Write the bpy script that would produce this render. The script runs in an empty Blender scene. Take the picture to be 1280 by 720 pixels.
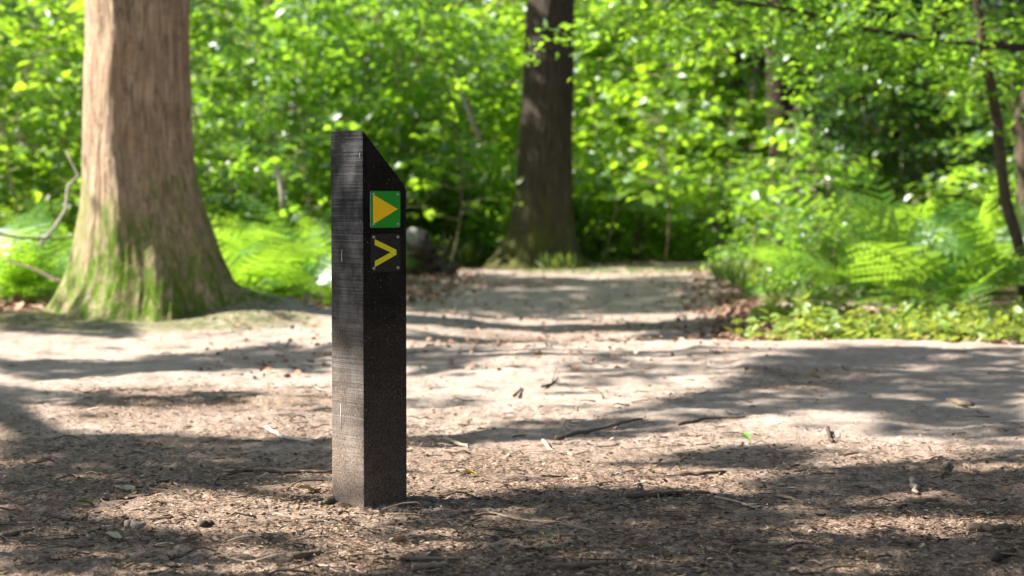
import bpy, math, random
import numpy as np
from mathutils import Vector, Matrix

C = bpy.context.scene.collection
S = bpy.context.scene
PI = math.pi
R = math.radians

# ------------------------------------------------------------------ camera, sky, sun, exposure
CAM_H = 0.83
F = 70.0 / 36.0 * 1280.0                 # focal length in photo pixels
PITCH = math.atan(115.0 / F)
cam_d = bpy.data.cameras.new("camera")
cam_d.lens = 70.0
cam_d.sensor_width = 36.0
cam_d.clip_start = 0.05
cam_d.clip_end = 600.0
cam_d.dof.use_dof = True
cam_d.dof.focus_distance = 5.3
cam_d.dof.aperture_fstop = 3.7
cam_d.dof.aperture_blades = 9
cam = bpy.data.objects.new("camera", cam_d)
C.objects.link(cam)
cam.location = (0, 0, CAM_H)
cam.rotation_euler = (PI / 2 - PITCH, 0, 0)
S.camera = cam

SUN_EL = R(41)
SUN_AZ = R(-86)                         # from the camera direction, negative = left, beyond -90 = behind the scene
SUN = np.array([math.sin(SUN_AZ) * math.cos(SUN_EL), -math.cos(SUN_AZ) * math.cos(SUN_EL), math.sin(SUN_EL)])
w = bpy.data.worlds.new("World")
S.world = w
w.use_nodes = True
nt = w.node_tree
bg = nt.nodes["Background"]
sky = nt.nodes.new("ShaderNodeTexSky")
sky.sky_type = 'NISHITA'
sky.sun_disc = False
sky.sun_elevation = SUN_EL
sky.sun_rotation = math.atan2(SUN[0], SUN[1])
nt.links.new(sky.outputs[0], bg.inputs[0])
bg.inputs[1].default_value = 0.07
sd = bpy.data.lights.new("sun", 'SUN')
sd.energy = 5.0
sd.angle = R(0.5)
sd.color = (1.0, 0.945, 0.87)
so = bpy.data.objects.new("sun", sd)
C.objects.link(so)
so.rotation_euler = Vector(SUN).to_track_quat('Z', 'Y').to_euler()
so.location = (-30, 8, 30)
S.view_settings.view_transform = 'Standard'
S.view_settings.look = 'None'
S.view_settings.exposure = 1.82
S.view_settings.gamma = 1.0
S.cycles.max_bounces = 5
S.cycles.diffuse_bounces = 3
S.cycles.glossy_bounces = 2
S.cycles.transmission_bounces = 4
S.cycles.use_denoising = True

# ------------------------------------------------------------------ helpers
rng = np.random.default_rng(7)


def at(px, py, y):
    """world point seen at photo pixel (px, py) at world depth y"""
    k = (360.0 - py) / F
    c = y / (math.cos(PITCH) + k * math.sin(PITCH))
    return Vector(((px - 640.0) / F * c, y, CAM_H - c * math.sin(PITCH) + k * c * math.cos(PITCH)))


def gp(px, py):
    """flat ground point under a photo pixel"""
    y = F * CAM_H / max(py - 245.0, 1.0)
    return (px - 640.0) / F * y, y


def to_px(x, y):
    return 640.0 + x / y * F, 245.0 + F * CAM_H / y


def sm(a, b, x):
    t = np.clip((x - a) / (b - a), 0, 1)
    return t * t * (3 - 2 * t)


def _h(ix, iy, seed):
    n = (ix.astype(np.int64) * 374761393 + iy.astype(np.int64) * 668265263 + seed * 982451653) & 0xFFFFFFFF
    n = ((n ^ (n >> 13)) * 1274126177) & 0xFFFFFFFF
    n = (n ^ (n >> 16)) & 0xFFFF
    return n / 65535.0


def vn(x, y, seed=0):
    x = np.asarray(x, float); y = np.asarray(y, float)
    ix = np.floor(x); iy = np.floor(y)
    fx = x - ix; fy = y - iy
    fx = fx * fx * (3 - 2 * fx); fy = fy * fy * (3 - 2 * fy)
    a = _h(ix, iy, seed); b = _h(ix + 1, iy, seed); c = _h(ix, iy + 1, seed); d = _h(ix + 1, iy + 1, seed)
    return (a * (1 - fx) + b * fx) * (1 - fy) + (c * (1 - fx) + d * fx) * fy


def fbm(x, y, seed=0, o=4):
    s = 0; a = 0.5; t = 0
    for i in range(o):
        s = s + a * vn(x * 2 ** i, y * 2 ** i, seed + i * 17); t += a; a *= 0.5
    return s / t


def np_mesh(name, V, faces, mats=(), smooth=False, tint=None):
    """V (n,3); faces = list of int arrays (m,3) / (m,4)"""
    V = np.asarray(V, np.float32)
    if not isinstance(faces, (list, tuple)):
        faces = [faces]
    faces = [np.asarray(f, np.int32) for f in faces if len(f)]
    me = bpy.data.meshes.new(name)
    me.vertices.add(len(V))
    me.vertices.foreach_set("co", V.ravel())
    loops = np.concatenate([f.ravel() for f in faces])
    sizes = np.concatenate([np.full(len(f), f.shape[1], np.int32) for f in faces])
    starts = np.concatenate([[0], np.cumsum(sizes)[:-1]]).astype(np.int32)
    me.loops.add(len(loops))
    me.loops.foreach_set("vertex_index", loops)
    me.polygons.add(len(sizes))
    me.polygons.foreach_set("loop_start", starts)
    me.polygons.foreach_set("loop_total", sizes)
    if smooth:
        me.polygons.foreach_set("use_smooth", np.ones(len(sizes), bool))
    if tint is not None:
        a = me.attributes.new("tint", 'FLOAT', 'POINT')
        a.data.foreach_set("value", np.asarray(tint, np.float32))
    for m in mats:
        me.materials.append(m)
    me.update(calc_edges=True)
    me.validate()
    return me


class MB:
    def __init__(s):
        s.v = []; s.q = []; s.t = []; s.n = 0; s.tint = []

    def add(s, V, Q=None, T=None, tint=0.5):
        V = np.asarray(V, float)
        s.v.append(V)
        if Q is not None and len(Q): s.q.append(np.asarray(Q, int) + s.n)
        if T is not None and len(T): s.t.append(np.asarray(T, int) + s.n)
        s.tint.append(np.broadcast_to(np.asarray(tint, float), (len(V),)))
        s.n += len(V)
        return s

    def tube(s, pts, rad, seg=6, tint=0.5, lump=0.0, cap=True):
        P = np.array([tuple(p) for p in pts], float)
        n = len(P)
        rad = np.broadcast_to(np.asarray(rad, float), (n,))
        T = np.gradient(P, axis=0)
        T /= np.linalg.norm(T, axis=1)[:, None] + 1e-9
        ref = np.array([0, 0, 1.0]) if abs(T[:, 2]).mean() < 0.8 else np.array([1.0, 0, 0])
        A = np.cross(T, ref); A /= np.linalg.norm(A, axis=1)[:, None] + 1e-9
        B = np.cross(T, A)
        th = np.arange(seg) / seg * 2 * PI
        rr = rad[:, None] * (1 + lump * (rng.random((n, seg)) - 0.5))
        V = P[:, None, :] + rr[..., None] * (np.cos(th)[None, :, None] * A[:, None, :] + np.sin(th)[None, :, None] * B[:, None, :])
        V = V.reshape(-1, 3)
        i = np.arange(n - 1)[:, None] * seg; j = np.arange(seg)[None, :]; k = (np.arange(seg)[None, :] + 1) % seg
        Q = np.stack([i + j, i + k, i + seg + k, i + seg + j], -1).reshape(-1, 4)
        Tt = None
        if cap:
            V = np.vstack([V, P[0], P[-1]])
            a = n * seg
            jj = np.arange(seg); kk = (jj + 1) % seg
            Tt = np.vstack([np.stack([np.full(seg, a), kk, jj], -1),
                            np.stack([np.full(seg, a + 1), (n - 1) * seg + jj, (n - 1) * seg + kk], -1)])
        return s.add(V, Q, Tt, tint)

    def mesh(s, name, mats=(), smooth=False):
        f = []
        if s.q: f.append(np.vstack(s.q))
        if s.t: f.append(np.vstack(s.t))
        return np_mesh(name, np.vstack(s.v), f, mats, smooth, np.concatenate(s.tint))

    def obj(s, name, mats=(), parent=None, smooth=False):
        return link(name, s.mesh(name, mats, smooth), parent)


def link(name, me, parent=None, loc=(0, 0, 0)):
    o = bpy.data.objects.new(name, me)
    C.objects.link(o)
    o.location = loc
    if parent: o.parent = parent
    return o


def tag(o, label=None, cat=None, group=None, kind=None):
    if label: o["label"] = label
    if cat: o["category"] = cat
    if group: o["group"] = group
    if kind: o["kind"] = kind
    return o


def thing(name, label, cat, loc=(0, 0, 0), rz=0.0, group=None, scale=1.0):
    o = bpy.data.objects.new(name, None)
    C.objects.link(o)
    o.empty_display_size = 0.1
    o.location = loc
    o.rotation_euler = (0, 0, rz)
    o.scale = (scale,) * 3
    return tag(o, label, cat, group)


# ------------------------------------------------------------------ materials
class NT:
    def __init__(s, name):
        s.m = bpy.data.materials.new(name)
        s.m.use_nodes = True
        s.t = s.m.node_tree
        s.p = s.t.nodes["Principled BSDF"]
        s.out = s.t.nodes["Material Output"]

    def n(s, typ, ins=None, **kw):
        nd = s.t.nodes.new(typ)
        for k, v in kw.items(): setattr(nd, k, v)
        for k, v in (ins or {}).items(): s.set(nd.inputs[k], v)
        return nd

    def set(s, sock, v):
        if isinstance(v, bpy.types.NodeSocket): s.t.links.new(v, sock)
        elif isinstance(v, bpy.types.Node): s.t.links.new(v.outputs[0], sock)
        else:
            if isinstance(v, tuple) and len(v) == 3 and sock.type == 'RGBA': v = v + (1,)
            sock.default_value = v

    def coord(s, scale=(1, 1, 1), obj=True, rot=(0, 0, 0)):
        c = s.n("ShaderNodeTexCoord")
        return s.n("ShaderNodeMapping", {0: c.outputs["Object"], "Scale": scale, "Rotation": rot}).outputs[0]

    def noise(s, vec, scale, detail=4, rough=0.55, dist=0.0):
        return s.n("ShaderNodeTexNoise", {"Vector": vec, "Scale": scale, "Detail": detail, "Roughness": rough, "Distortion": dist}).outputs["Fac"]

    def ramp(s, fac, stops, interp='LINEAR'):
        r = s.n("ShaderNodeValToRGB", {0: fac})
        r.color_ramp.interpolation = interp
        e = r.color_ramp.elements
        while len(e) < len(stops): e.new(0.5)
        for i, (p, c) in enumerate(stops):
            e[i].position = p
            e[i].color = (c, c, c, 1) if isinstance(c, (int, float)) else tuple(c) + (1,)
        return r.outputs[0]

    def mix(s, fac, a, b, mode='MIX'):
        m = s.n("ShaderNodeMix", data_type='RGBA', blend_type=mode)
        s.set(m.inputs[0], fac); s.set(m.inputs[6], a); s.set(m.inputs[7], b)
        return m.outputs[2]

    def math(s, op, a, b=0.0, c=0.0, clamp=False):
        m = s.n("ShaderNodeMath", {0: a, 1: b, 2: c}, operation=op)
        m.use_clamp = clamp
        return m.outputs[0]

    def attr(s, name):
        return s.n("ShaderNodeAttribute", attribute_name=name).outputs["Fac"]

    def bump(s, h, strength=0.5, dist=0.01, normal=None):
        b = s.n("ShaderNodeBump", {"Height": h, "Strength": strength, "Distance": dist})
        if normal is not None: s.set(b.inputs["Normal"], normal)
        return b.outputs[0]

    def fin(s, color=None, rough=0.9, normal=None, spec=0.3):
        if color is not None: s.set(s.p.inputs["Base Color"], color)
        s.set(s.p.inputs["Roughness"], rough)
        s.set(s.p.inputs["Specular IOR Level"], spec)
        if normal is not None: s.set(s.p.inputs["Normal"], normal)
        return s.m


def leaf_mat(name, dark, light, trans, tw=0.45, gloss=0.06, grough=0.45):
    k = NT(name)
    t = k.attr("tint")
    oi = k.n("ShaderNodeObjectInfo").outputs["Random"]
    f = k.math('ADD', k.math('MULTIPLY', t, 0.6), k.math('MULTIPLY', oi, 0.4), clamp=True)
    col = k.mix(f, dark, light)
    tcol = k.mix(f, tuple(c * 0.55 for c in trans), trans)
    old = k.ramp(t, [(0.93, 0.0), (0.99, 0.8)])
    col = k.mix(old, col, (0.20, 0.16, 0.04))
    d = k.n("ShaderNodeBsdfDiffuse", {"Color": col})
    tr = k.n("ShaderNodeBsdfTranslucent", {"Color": tcol})
    g = k.n("ShaderNodeBsdfGlossy", {"Color": (0.9, 0.95, 0.95), "Roughness": grough})
    m1 = k.n("ShaderNodeMixShader", {0: tw, 1: d, 2: tr})
    m2 = k.n("ShaderNodeMixShader", {0: gloss, 1: m1, 2: g})
    k.t.links.new(m2.outputs[0], k.out.inputs[0])
    return k.m


M = {}
M['leaf'] = leaf_mat("leaf_green", (0.016, 0.060, 0.012), (0.095, 0.205, 0.020), (0.47, 0.82, 0.045), 0.53, 0.065, 0.42)
M['leaf_y'] = leaf_mat("leaf_yellow_green", (0.030, 0.10, 0.010), (0.13, 0.25, 0.02), (0.56, 0.90, 0.035), 0.56, 0.065, 0.42)
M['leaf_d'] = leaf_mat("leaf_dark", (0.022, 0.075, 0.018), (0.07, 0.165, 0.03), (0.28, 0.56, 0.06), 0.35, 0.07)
M['leaf_far'] = leaf_mat("leaf_pale", (0.055, 0.095, 0.028), (0.12, 0.15, 0.045), (0.34, 0.42, 0.08), 0.42, 0.06)
M['fern'] = leaf_mat("fern_green", (0.050, 0.15, 0.016), (0.12, 0.27, 0.03), (0.52, 0.84, 0.05), 0.54, 0.05, 0.45)
M['cover'] = leaf_mat("cover_leaf", (0.10, 0.19, 0.02), (0.22, 0.30, 0.05), (0.60, 0.72, 0.08), 0.42, 0.05)
M['leaf_shade'] = leaf_mat("leaf_sky_blocker", (0.022, 0.030, 0.018), (0.035, 0.045, 0.026), (0.035, 0.045, 0.02), 0.25, 0.02, 0.6)  # darkened leaves, so the added sky-blocking mass tints the shade less green
M['grass'] = leaf_mat("grass_blade", (0.06, 0.12, 0.02), (0.12, 0.19, 0.035), (0.4, 0.5, 0.06), 0.4, 0.05)


def bark(name, c1, c2, c3, moss_h=0.0, moss_soft=0.5, sc=1.0, moss=(0.075, 0.105, 0.012), bump=0.7):
    k = NT(name)
    v = k.coord((1, 1, 0.16))
    v2 = k.coord((1, 1, 0.35))
    a = k.noise(v, 34 * sc, 6, 0.62, 0.4)
    b = k.noise(v2, 7 * sc, 4, 0.6)
    col = k.mix(k.ramp(a, [(0.22, 0.0), (0.74, 1.0)]), c1, c2)
    col = k.mix(k.ramp(b, [(0.40, 0.0), (0.68, 0.75)]), col, c3)
    fi = k.noise(k.coord((1, 1, 0.10)), 19 * sc, 3, 0.5, 0.9)
    fl = k.ramp(k.math('ABSOLUTE', k.math('SUBTRACT', fi, 0.5)), [(0.0, 0.45), (0.03, 0.0)])
    cr = k.noise(k.coord((0.35, 0.35, 1.6)), 16 * sc, 3, 0.5, 0.4)
    fl2 = k.ramp(k.math('ABSOLUTE', k.math('SUBTRACT', cr, 0.5)), [(0.0, 0.35), (0.02, 0.0)])
    col = k.mix(k.math('MAXIMUM', fl, fl2), col, tuple(c * 0.35 for c in c1))
    if moss_h > 0:
        z = k.n("ShaderNodeSeparateXYZ", {0: k.n("ShaderNodeTexCoord").outputs["Object"]}).outputs[2]
        n1 = k.noise(k.coord((1, 1, 0.4)), 4.0, 5, 0.65)
        hh = k.math('ADD', z, k.math('MULTIPLY', k.math('SUBTRACT', n1, 0.5), 2.6 * moss_h))
        mm = k.ramp(k.math('DIVIDE', hh, moss_h), [(0.35, 1.0), (1.0, 0.0)])
        n2 = k.noise(k.coord((1, 1, 0.3)), 22, 4, 0.6)
        mm = k.math('MULTIPLY', mm, k.ramp(n2, [(0.32, 0.15), (0.56, 1.0)]))
        mm = k.math('MULTIPLY', mm, k.ramp(k.noise(k.coord((1, 1, 0.7)), 6.5, 4, 0.6), [(0.28, 0.1), (0.42, 1.0)]))
        mc = k.mix(k.noise(k.coord(), 30, 3), moss, tuple(x * 2.1 for x in moss))
        col = k.mix(k.math('MULTIPLY', mm, 0.97), col, mc)
    nrm = k.bump(a, bump, 0.02)
    nrm = k.bump(k.math('SUBTRACT', 1.0, fl), 0.8, 0.012, nrm)
    nrm = k.bump(k.noise(k.coord((1, 1, 0.3)), 60 * sc, 4), 0.5, 0.012, nrm)
    return k.fin(col, 0.92, nrm, 0.15)


M['bark1'] = bark("bark_pinkish_brown", (0.12, 0.078, 0.048), (0.52, 0.39, 0.27), (0.33, 0.225, 0.145), 1.0, 0.5, 1.0, (0.058, 0.10, 0.008), 1.0)
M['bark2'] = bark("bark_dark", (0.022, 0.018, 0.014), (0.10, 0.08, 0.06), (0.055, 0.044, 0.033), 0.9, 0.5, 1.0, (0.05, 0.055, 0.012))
M['bark2b'] = bark("bark_brown", (0.045, 0.033, 0.024), (0.15, 0.11, 0.078), (0.09, 0.066, 0.048), 0.0, 0.5, 1.6)
M['bark3'] = bark("bark_grey_brown", (0.09, 0.065, 0.045), (0.25, 0.19, 0.14), (0.16, 0.12, 0.085), 0.0, 0.5, 2.0)
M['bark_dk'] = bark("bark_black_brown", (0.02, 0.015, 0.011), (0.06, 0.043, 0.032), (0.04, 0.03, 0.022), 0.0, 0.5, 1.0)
M['stump'] = bark("bark_stump", (0.09, 0.07, 0.055), (0.50, 0.46, 0.43), (0.28, 0.24, 0.21), 0.12, 0.2, 1.6)


def wood_tint(name, stops, rough=0.85):
    k = NT(name)
    t = k.attr("tint")
    c = k.ramp(t, stops)
    n = k.noise(k.coord((1, 1, 1)), 90, 3)
    c = k.mix(k.math('MULTIPLY', n, 0.55), c, (0.06, 0.045, 0.035))
    return k.fin(c, rough, k.bump(n, 0.4, 0.003), 0.2)


M['twig'] = wood_tint("twig_wood", [(0.0, (0.05, 0.036, 0.027)), (0.45, (0.16, 0.115, 0.08)), (0.8, (0.30, 0.23, 0.16)), (1.0, (0.50, 0.44, 0.38))])
M['chip'] = wood_tint("litter_chip", [(0.0, (0.035, 0.025, 0.018)), (0.35, (0.12, 0.07, 0.04)), (0.6, (0.27, 0.155, 0.085)), (0.8, (0.40, 0.27, 0.17)), (0.93, (0.60, 0.48, 0.37)), (1.0, (0.30, 0.26, 0.05))])
M['deadleaf'] = wood_tint("dead_leaf", [(0.0, (0.16, 0.08, 0.045)), (0.5, (0.36, 0.19, 0.11)), (0.8, (0.50, 0.33, 0.23)), (1.0, (0.60, 0.48, 0.38))], 0.7)
M['stem'] = wood_tint("shrub_stem", [(0.0, (0.06, 0.045, 0.03)), (0.5, (0.17, 0.125, 0.085)), (1.0, (0.42, 0.34, 0.26))])


# ------------------------------------------------------------------ ground
T1 = (-2.50, 13.3)
T2 = (0.43, 23.0)
PX, PY = -0.384, 5.335                      # post centre


def ridge(x):
    return 10.0 + 0.25 * np.sin(x * 0.9 + 0.7)


def gz(x, y, fine=False):
    x = np.asarray(x, float); y = np.asarray(y, float)
    z = 0.05 * (fbm(x * 0.45, y * 0.45, 3, 3) - 0.5) * sm(6.0, 9.0, y)
    z = z + (0.088 - 0.012 * np.clip(x, 0, 3)) * np.exp(-((y - ridge(x)) / np.where(y > ridge(x), 0.6, 1.1)) ** 2) * sm(-1.2, 0.2, x)
    z = z - 0.06 * sm(10.6, 11.8, y) * (1 - sm(14, 18, y)) * sm(-0.8, 0.3, x)
    # root mound around the thick left trunk
    d = np.hypot((x - T1[0] - 0.25) / 1.25, (y - T1[1] - 0.15))
    z = z + 0.07 * np.exp(-(d / 0.75) ** 2)
    z = z + 0.13 * np.exp(-(((x + 1.80) / 0.36) ** 2 + ((y - 13.3) / 0.42) ** 2)) + 0.035 * np.exp(-(((x + 1.35) / 0.4) ** 2 + ((y - 13.25) / 0.4) ** 2)) + 0.05 * np.exp(-(((x + 3.25) / 0.35) ** 2 + ((y - 13.0) / 0.4) ** 2))
    d = np.hypot(x - T2[0], y - T2[1])
    z = z + 0.02 * np.exp(-(d / 1.1) ** 2)
    d = np.hypot(x - PX, y - PY)
    z = z + 0.001 * np.exp(-(d / 0.16) ** 2)
    return z


def litter_amount(x, y):
    px, py = to_px(x, np.maximum(y, 1.0))
    a = 1 - sm(5.6, 8.6, y + 0.9 * sm(0.2, -1.2, x) * -1 + 3.2 * (fbm(x * 1.3, y * 1.0, 41, 4) - 0.5))
    a = np.maximum(a, 0.75 * sm(0.46, 0.72, fbm(x * 0.8, y * 0.8, 51, 4)))
    off = np.maximum(sm(2.0, 3.2, x - 0.03 * y) * sm(11.0, 11.6, y), sm(-2.4, -3.4, x) * sm(11, 13, y))
    off = np.maximum(off, sm(-0.2, -1.4, x) * sm(15.0, 17.5, y))
    off = np.maximum(off, sm(25, 26.5, y))
    a = np.maximum(a, off)
    tray = np.exp(-((x - PX - .02) / 0.28) ** 2 - ((y - PY + 0.05) / 0.3) ** 2)
    return np.clip(a * (1 - 0.25 * tray), 0, 1)


def build_ground():
    ys = [-12, -8, -4, 0, 2.5]
    y = 3.4
    while y < 62:
        ys.append(y); y += 0.0000 + max(0.010, y * y * 0.00055)
    ys += [64, 70, 80, 100, 140, 220, 400]
    ys = np.array(ys)
    uin = np.linspace(-1, 1, 440)
    xs_out = np.array([1.06, 1.15, 1.3, 1.6, 2.2, 3.5, 6, 12, 30])
    u = np.concatenate([-xs_out[::-1], uin, xs_out])
    hw = 0.30 * np.maximum(ys, 4.0) + 0.05
    X = hw[:, None] * u[None, :]
    Y = np.repeat(ys[:, None], len(u), 1)
    Z = gz(X, Y)
    L = litter_amount(X, Y)
    near = (1 - sm(12, 22, Y)) * sm(3.0, 3.5, Y)
    rough = 0.012 * (fbm(X * 7, Y * 7, 5, 3) - 0.5) + (0.010 + 0.012 * L) * (fbm(X * 26, Y * 26, 9, 3) - 0.5) + 0.006 * L * (vn(X * 85, Y * 85, 13) - 0.5)
    mid = sm(5.5, 7.5, Y) * (1 - sm(16, 22, Y))
    rough = rough + mid * (0.035 * (fbm(X * 3.2, Y * 3.2, 25, 4) - 0.5) + 0.012 * (fbm(X * 12, Y * 12, 29, 3) - 0.5))
    d = np.hypot(X - PX, Y - PY)
    clod = np.exp(-(d / 0.17) ** 2) * 0.045 * (fbm(X * 32, Y * 32, 77, 3) - 0.5)
    Z = Z + rough * near + clod + 0.05 * (fbm(X * 1.6, Y * 1.6, 15, 4) - 0.5) * sm(8, 11, Y)
    nu = len(u); ny = len(ys)
    i = np.arange(ny - 1)[:, None] * nu + np.arange(nu - 1)[None, :]
    Q = np.stack([i, i + 1, i + nu + 1, i + nu], -1).reshape(-1, 4)
    k = NT("forest_sand")
    v = k.coord()
    l = k.attr("tint")
    n1 = k.noise(v, 3.5, 5, 0.6)
    n2 = k.noise(v, 26, 5, 0.65)
    n3 = k.noise(v, 130, 4, 0.7)
    sand = k.mix(k.ramp(n1, [(0.3, 0), (0.7, 1)]), (0.32, 0.25, 0.205), (0.45, 0.37, 0.315))
    sand = k.mix(k.ramp(n3, [(0.40, 0.28), (0.55, 0.0)]), sand, (0.17, 0.12, 0.085))
    sand = k.mix(k.ramp(n2, [(0.44, 0.0), (0.66, 0.5)]), sand, (0.19, 0.145, 0.11))
    vor = k.n("ShaderNodeTexVoronoi", {"Vector": k.coord((1, 2.2, 1), rot=(0, 0, 0.5)), "Scale": 95.0, "Randomness": 1.0})
    hum = k.ramp(vor.outputs["Color"], [(0.0, (0.05, 0.036, 0.027)), (0.35, (0.14, 0.094, 0.066)), (0.6, (0.25, 0.17, 0.12)), (0.85, (0.37, 0.25, 0.175)), (1.0, (0.52, 0.43, 0.36))])
    hum = k.mix(k.ramp(n2, [(0.38, 0.0), (0.68, 0.5)]), hum, (0.24, 0.18, 0.14))
    f = k.math('ADD', l, k.math('MULTIPLY', k.math('SUBTRACT', n2, 0.5), 1.1))
    col = k.mix(k.ramp(f, [(0.25, 0.0), (0.9, 0.85)]), sand, hum)
    pos = k.n("ShaderNodeSeparateXYZ", {0: k.n("ShaderNodeTexCoord").outputs["Object"]})
    # moss spread on the root mound
    dx = k.math('DIVIDE', k.math('SUBTRACT', pos.outputs[0], T1[0] + 0.10), 1.3)
    dy = k.math('DIVIDE', k.math('SUBTRACT', pos.outputs[1], T1[1] - 0.45), 0.95)
    dd = k.math('SQRT', k.math('ADD', k.math('MULTIPLY', dx, dx), k.math('MULTIPLY', dy, dy)))
    dd = k.math('ADD', dd, k.math('MULTIPLY', k.math('SUBTRACT', k.noise(v, 5, 4), 0.5), 1.1))
    mm = k.math('MULTIPLY', k.ramp(dd, [(0.62, 1.0), (1.0, 0.0)]), k.ramp(n2, [(0.35, 0.25), (0.6, 1.0)]))
    col = k.mix(k.math('MULTIPLY', mm, 0.9), col, (0.075, 0.105, 0.014))
    hgt = k.math('ADD', k.math('MULTIPLY', n3, 0.4), k.math('MULTIPLY', k.math('MULTIPLY', vor.outputs["Distance"], l), 1.0))
    nrm = k.bump(n2, 0.5, 0.02, k.bump(hgt, 0.7, 0.008))
    m = k.fin(col, 0.95, nrm, 0.15)
    me = np_mesh("ground", np.stack([X, Y, Z], -1).reshape(-1, 3), Q, [m], True, L.ravel())
    tag(link("ground", me), kind="structure")


build_ground()


def gzf(x, y):
    return float(gz(np.array([x]), np.array([y]))[0])


# ------------------------------------------------------------------ leaves
# 4-triangle leaf (far) and 8-triangle leaf (near); base at origin, along +Y, normal +Z, unit length
LV4 = np.array([(0, 0, 0), (-0.30, 0.48, 0.07), (0, 0.5, -0.02), (0.30, 0.48, 0.07), (0, 1, -0.06)])
LT4 = np.array([(0, 2, 1), (2, 4, 1), (0, 3, 2), (3, 4, 2)])
LV8 = np.array([(0, 0, 0), (-0.22, 0.24, 0.05), (0, 0.26, -0.01), (0.22, 0.24, 0.05), (-0.31, 0.56, 0.07), (0, 0.58, -0.02),
                (0.31, 0.56, 0.07), (-0.18, 0.83, 0.02), (0.18, 0.83, 0.02), (0, 1.0, -0.09)])
LT8 = np.array([(0, 2, 1), (0, 3, 2), (1, 2, 5), (1, 5, 4), (2, 3, 6), (2, 6, 5), (4, 5, 7), (5, 6, 8), (5, 9, 7), (5, 8, 9)])


def norm(a):
    return a / (np.linalg.norm(a, axis=-1, keepdims=True) + 1e-9)


def build_leaves(P, D, N, size, tint, tv=LV4, tf=LT4):
    D = norm(D)
    Xa = norm(np.cross(D, N))
    Na = np.cross(Xa, D)
    V = P[:, None, :] + size[:, None, None] * (tv[None, :, 0, None] * Xa[:, None, :] + tv[None, :, 1, None] * D[:, None, :] + tv[None, :, 2, None] * Na[:, None, :])
    k = len(tv)
    T = (np.arange(len(P)) * k)[:, None, None] + tf[None]
    return V.reshape(-1, 3), T.reshape(-1, 3), np.repeat(tint, k)


def spray_leaves(r, base, axis, length, n, size, flat=0.35):
    """flat sprays: leaves alternate along a drooping twig. base (m,3), axis (m,3)"""
    m = len(base)
    axis = norm(axis)
    up = norm(np.array([0, 0, 1.0]) + flat * r.normal(size=(m, 3)))
    side = norm(np.cross(axis, up))
    s = (np.arange(n) + 0.6) / n
    s = s[None, :] + 0.05 * r.normal(size=(m, n))
    sg = np.where(np.arange(n) % 2 == 0, 1.0, -1.0)[None, :]
    P = base[:, None, :] + axis[:, None, :] * (s * length[:, None])[..., None]
    P[..., 2] -= 0.25 * (s ** 2) * length[:, None]
    ang = R(52) + 0.3 * r.normal(size=(m, n))
    D = axis[:, None, :] * np.cos(ang)[..., None] + side[:, None, :] * (sg * np.sin(ang))[..., None]
    D = D + 0.22 * r.normal(size=D.shape); D[..., 2] -= 0.18
    N = up[:, None, :] + 0.38 * r.normal(size=D.shape)
    sz = size * (0.7 + 0.6 * r.random((m, n)))
    tint = np.clip(0.5 + 0.33 * r.normal(size=(m, 1)) + 0.20 * r.normal(size=(m, n)), 0, 1)
    return P.reshape(-1, 3), D.reshape(-1, 3), N.reshape(-1, 3), sz.ravel(), tint.ravel()


def curve_pts(p0, p1, bend, n=6, r=rng):
    p0 = np.array(p0, float); p1 = np.array(p1, float)
    t = np.linspace(0, 1, n)[:, None]
    b = r.normal(size=3) * bend * np.linalg.norm(p1 - p0)
    b2 = r.normal(size=3) * bend * 0.5 * np.linalg.norm(p1 - p0)
    return p0 + (p1 - p0) * t + b * np.sin(t * PI) + b2 * np.sin(t * 2 * PI)


def shrub_meshes(name, seed, h, rad, nstem, nbr, nspray, leaf, lmat, per=10, low=0.08, tv=LV4, tf=LT4, stemr=0.018):
    r = np.random.default_rng(seed)
    st = MB()
    bases = []; axes = []
    for i in range(nstem):
        a = r.random() * 2 * PI
        top = np.array([math.cos(a) * rad * (0.15 + 0.5 * r.random()), math.sin(a) * rad * (0.15 + 0.5 * r.random()), h * (0.75 + 0.25 * r.random())])
        foot = np.array([math.cos(a) * 0.06 * nstem ** 0.5, math.sin(a) * 0.06 * nstem ** 0.5, -0.05])
        pts = curve_pts(foot, top, 0.07, 9, r)
        tn = 0.3 + 0.7 * r.random()
        st.tube(pts, np.linspace(stemr * (0.7 + .6 * r.random()), 0.004, 9), 6, tn)
        for j in range(nbr):
            f = low + (1 - low) * (j + r.random()) / nbr
            k = f * 8; k0 = min(int(k), 7)
            p = pts[k0] + (pts[k0 + 1] - pts[k0]) * (k - k0)
            az = r.random() * 2 * PI
            ln = rad * (0.45 + 0.55 * r.random()) * (1.05 - 0.55 * f)
            e = p + np.array([math.cos(az) * ln, math.sin(az) * ln, ln * (0.1 + 0.35 * r.random())])
            bp = curve_pts(p, e, 0.06, 5, r)
            st.tube(bp, np.linspace(0.006, 0.002, 5), 3, tn, cap=False)
            for q in range(nspray):
                g = 0.2 + 0.8 * (q + r.random()) / nspray
                kk = g * 4; kk0 = min(int(kk), 3)
                b = bp[kk0] + (bp[kk0 + 1] - bp[kk0]) * (kk - kk0)
                a2 = az + (1 if q % 2 else -1) * (0.3 + 0.6 * r.random())
                bases.append(b); axes.append([math.cos(a2), math.sin(a2), 0.12 * r.normal()])
    bases = np.array(bases); axes = np.array(axes)
    ln = (0.28 + 0.3 * r.random(len(bases))) * (leaf / 0.11)
    P, D, N, sz, ti = spray_leaves(r, bases, axes, ln, per, leaf)
    V, T, tt = build_leaves(P, D, N, sz, ti, tv, tf)
    fol = np_mesh("foliage", V, T, [lmat], False, tt)
    return st.mesh("stem", [M['stem']], True), fol


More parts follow.
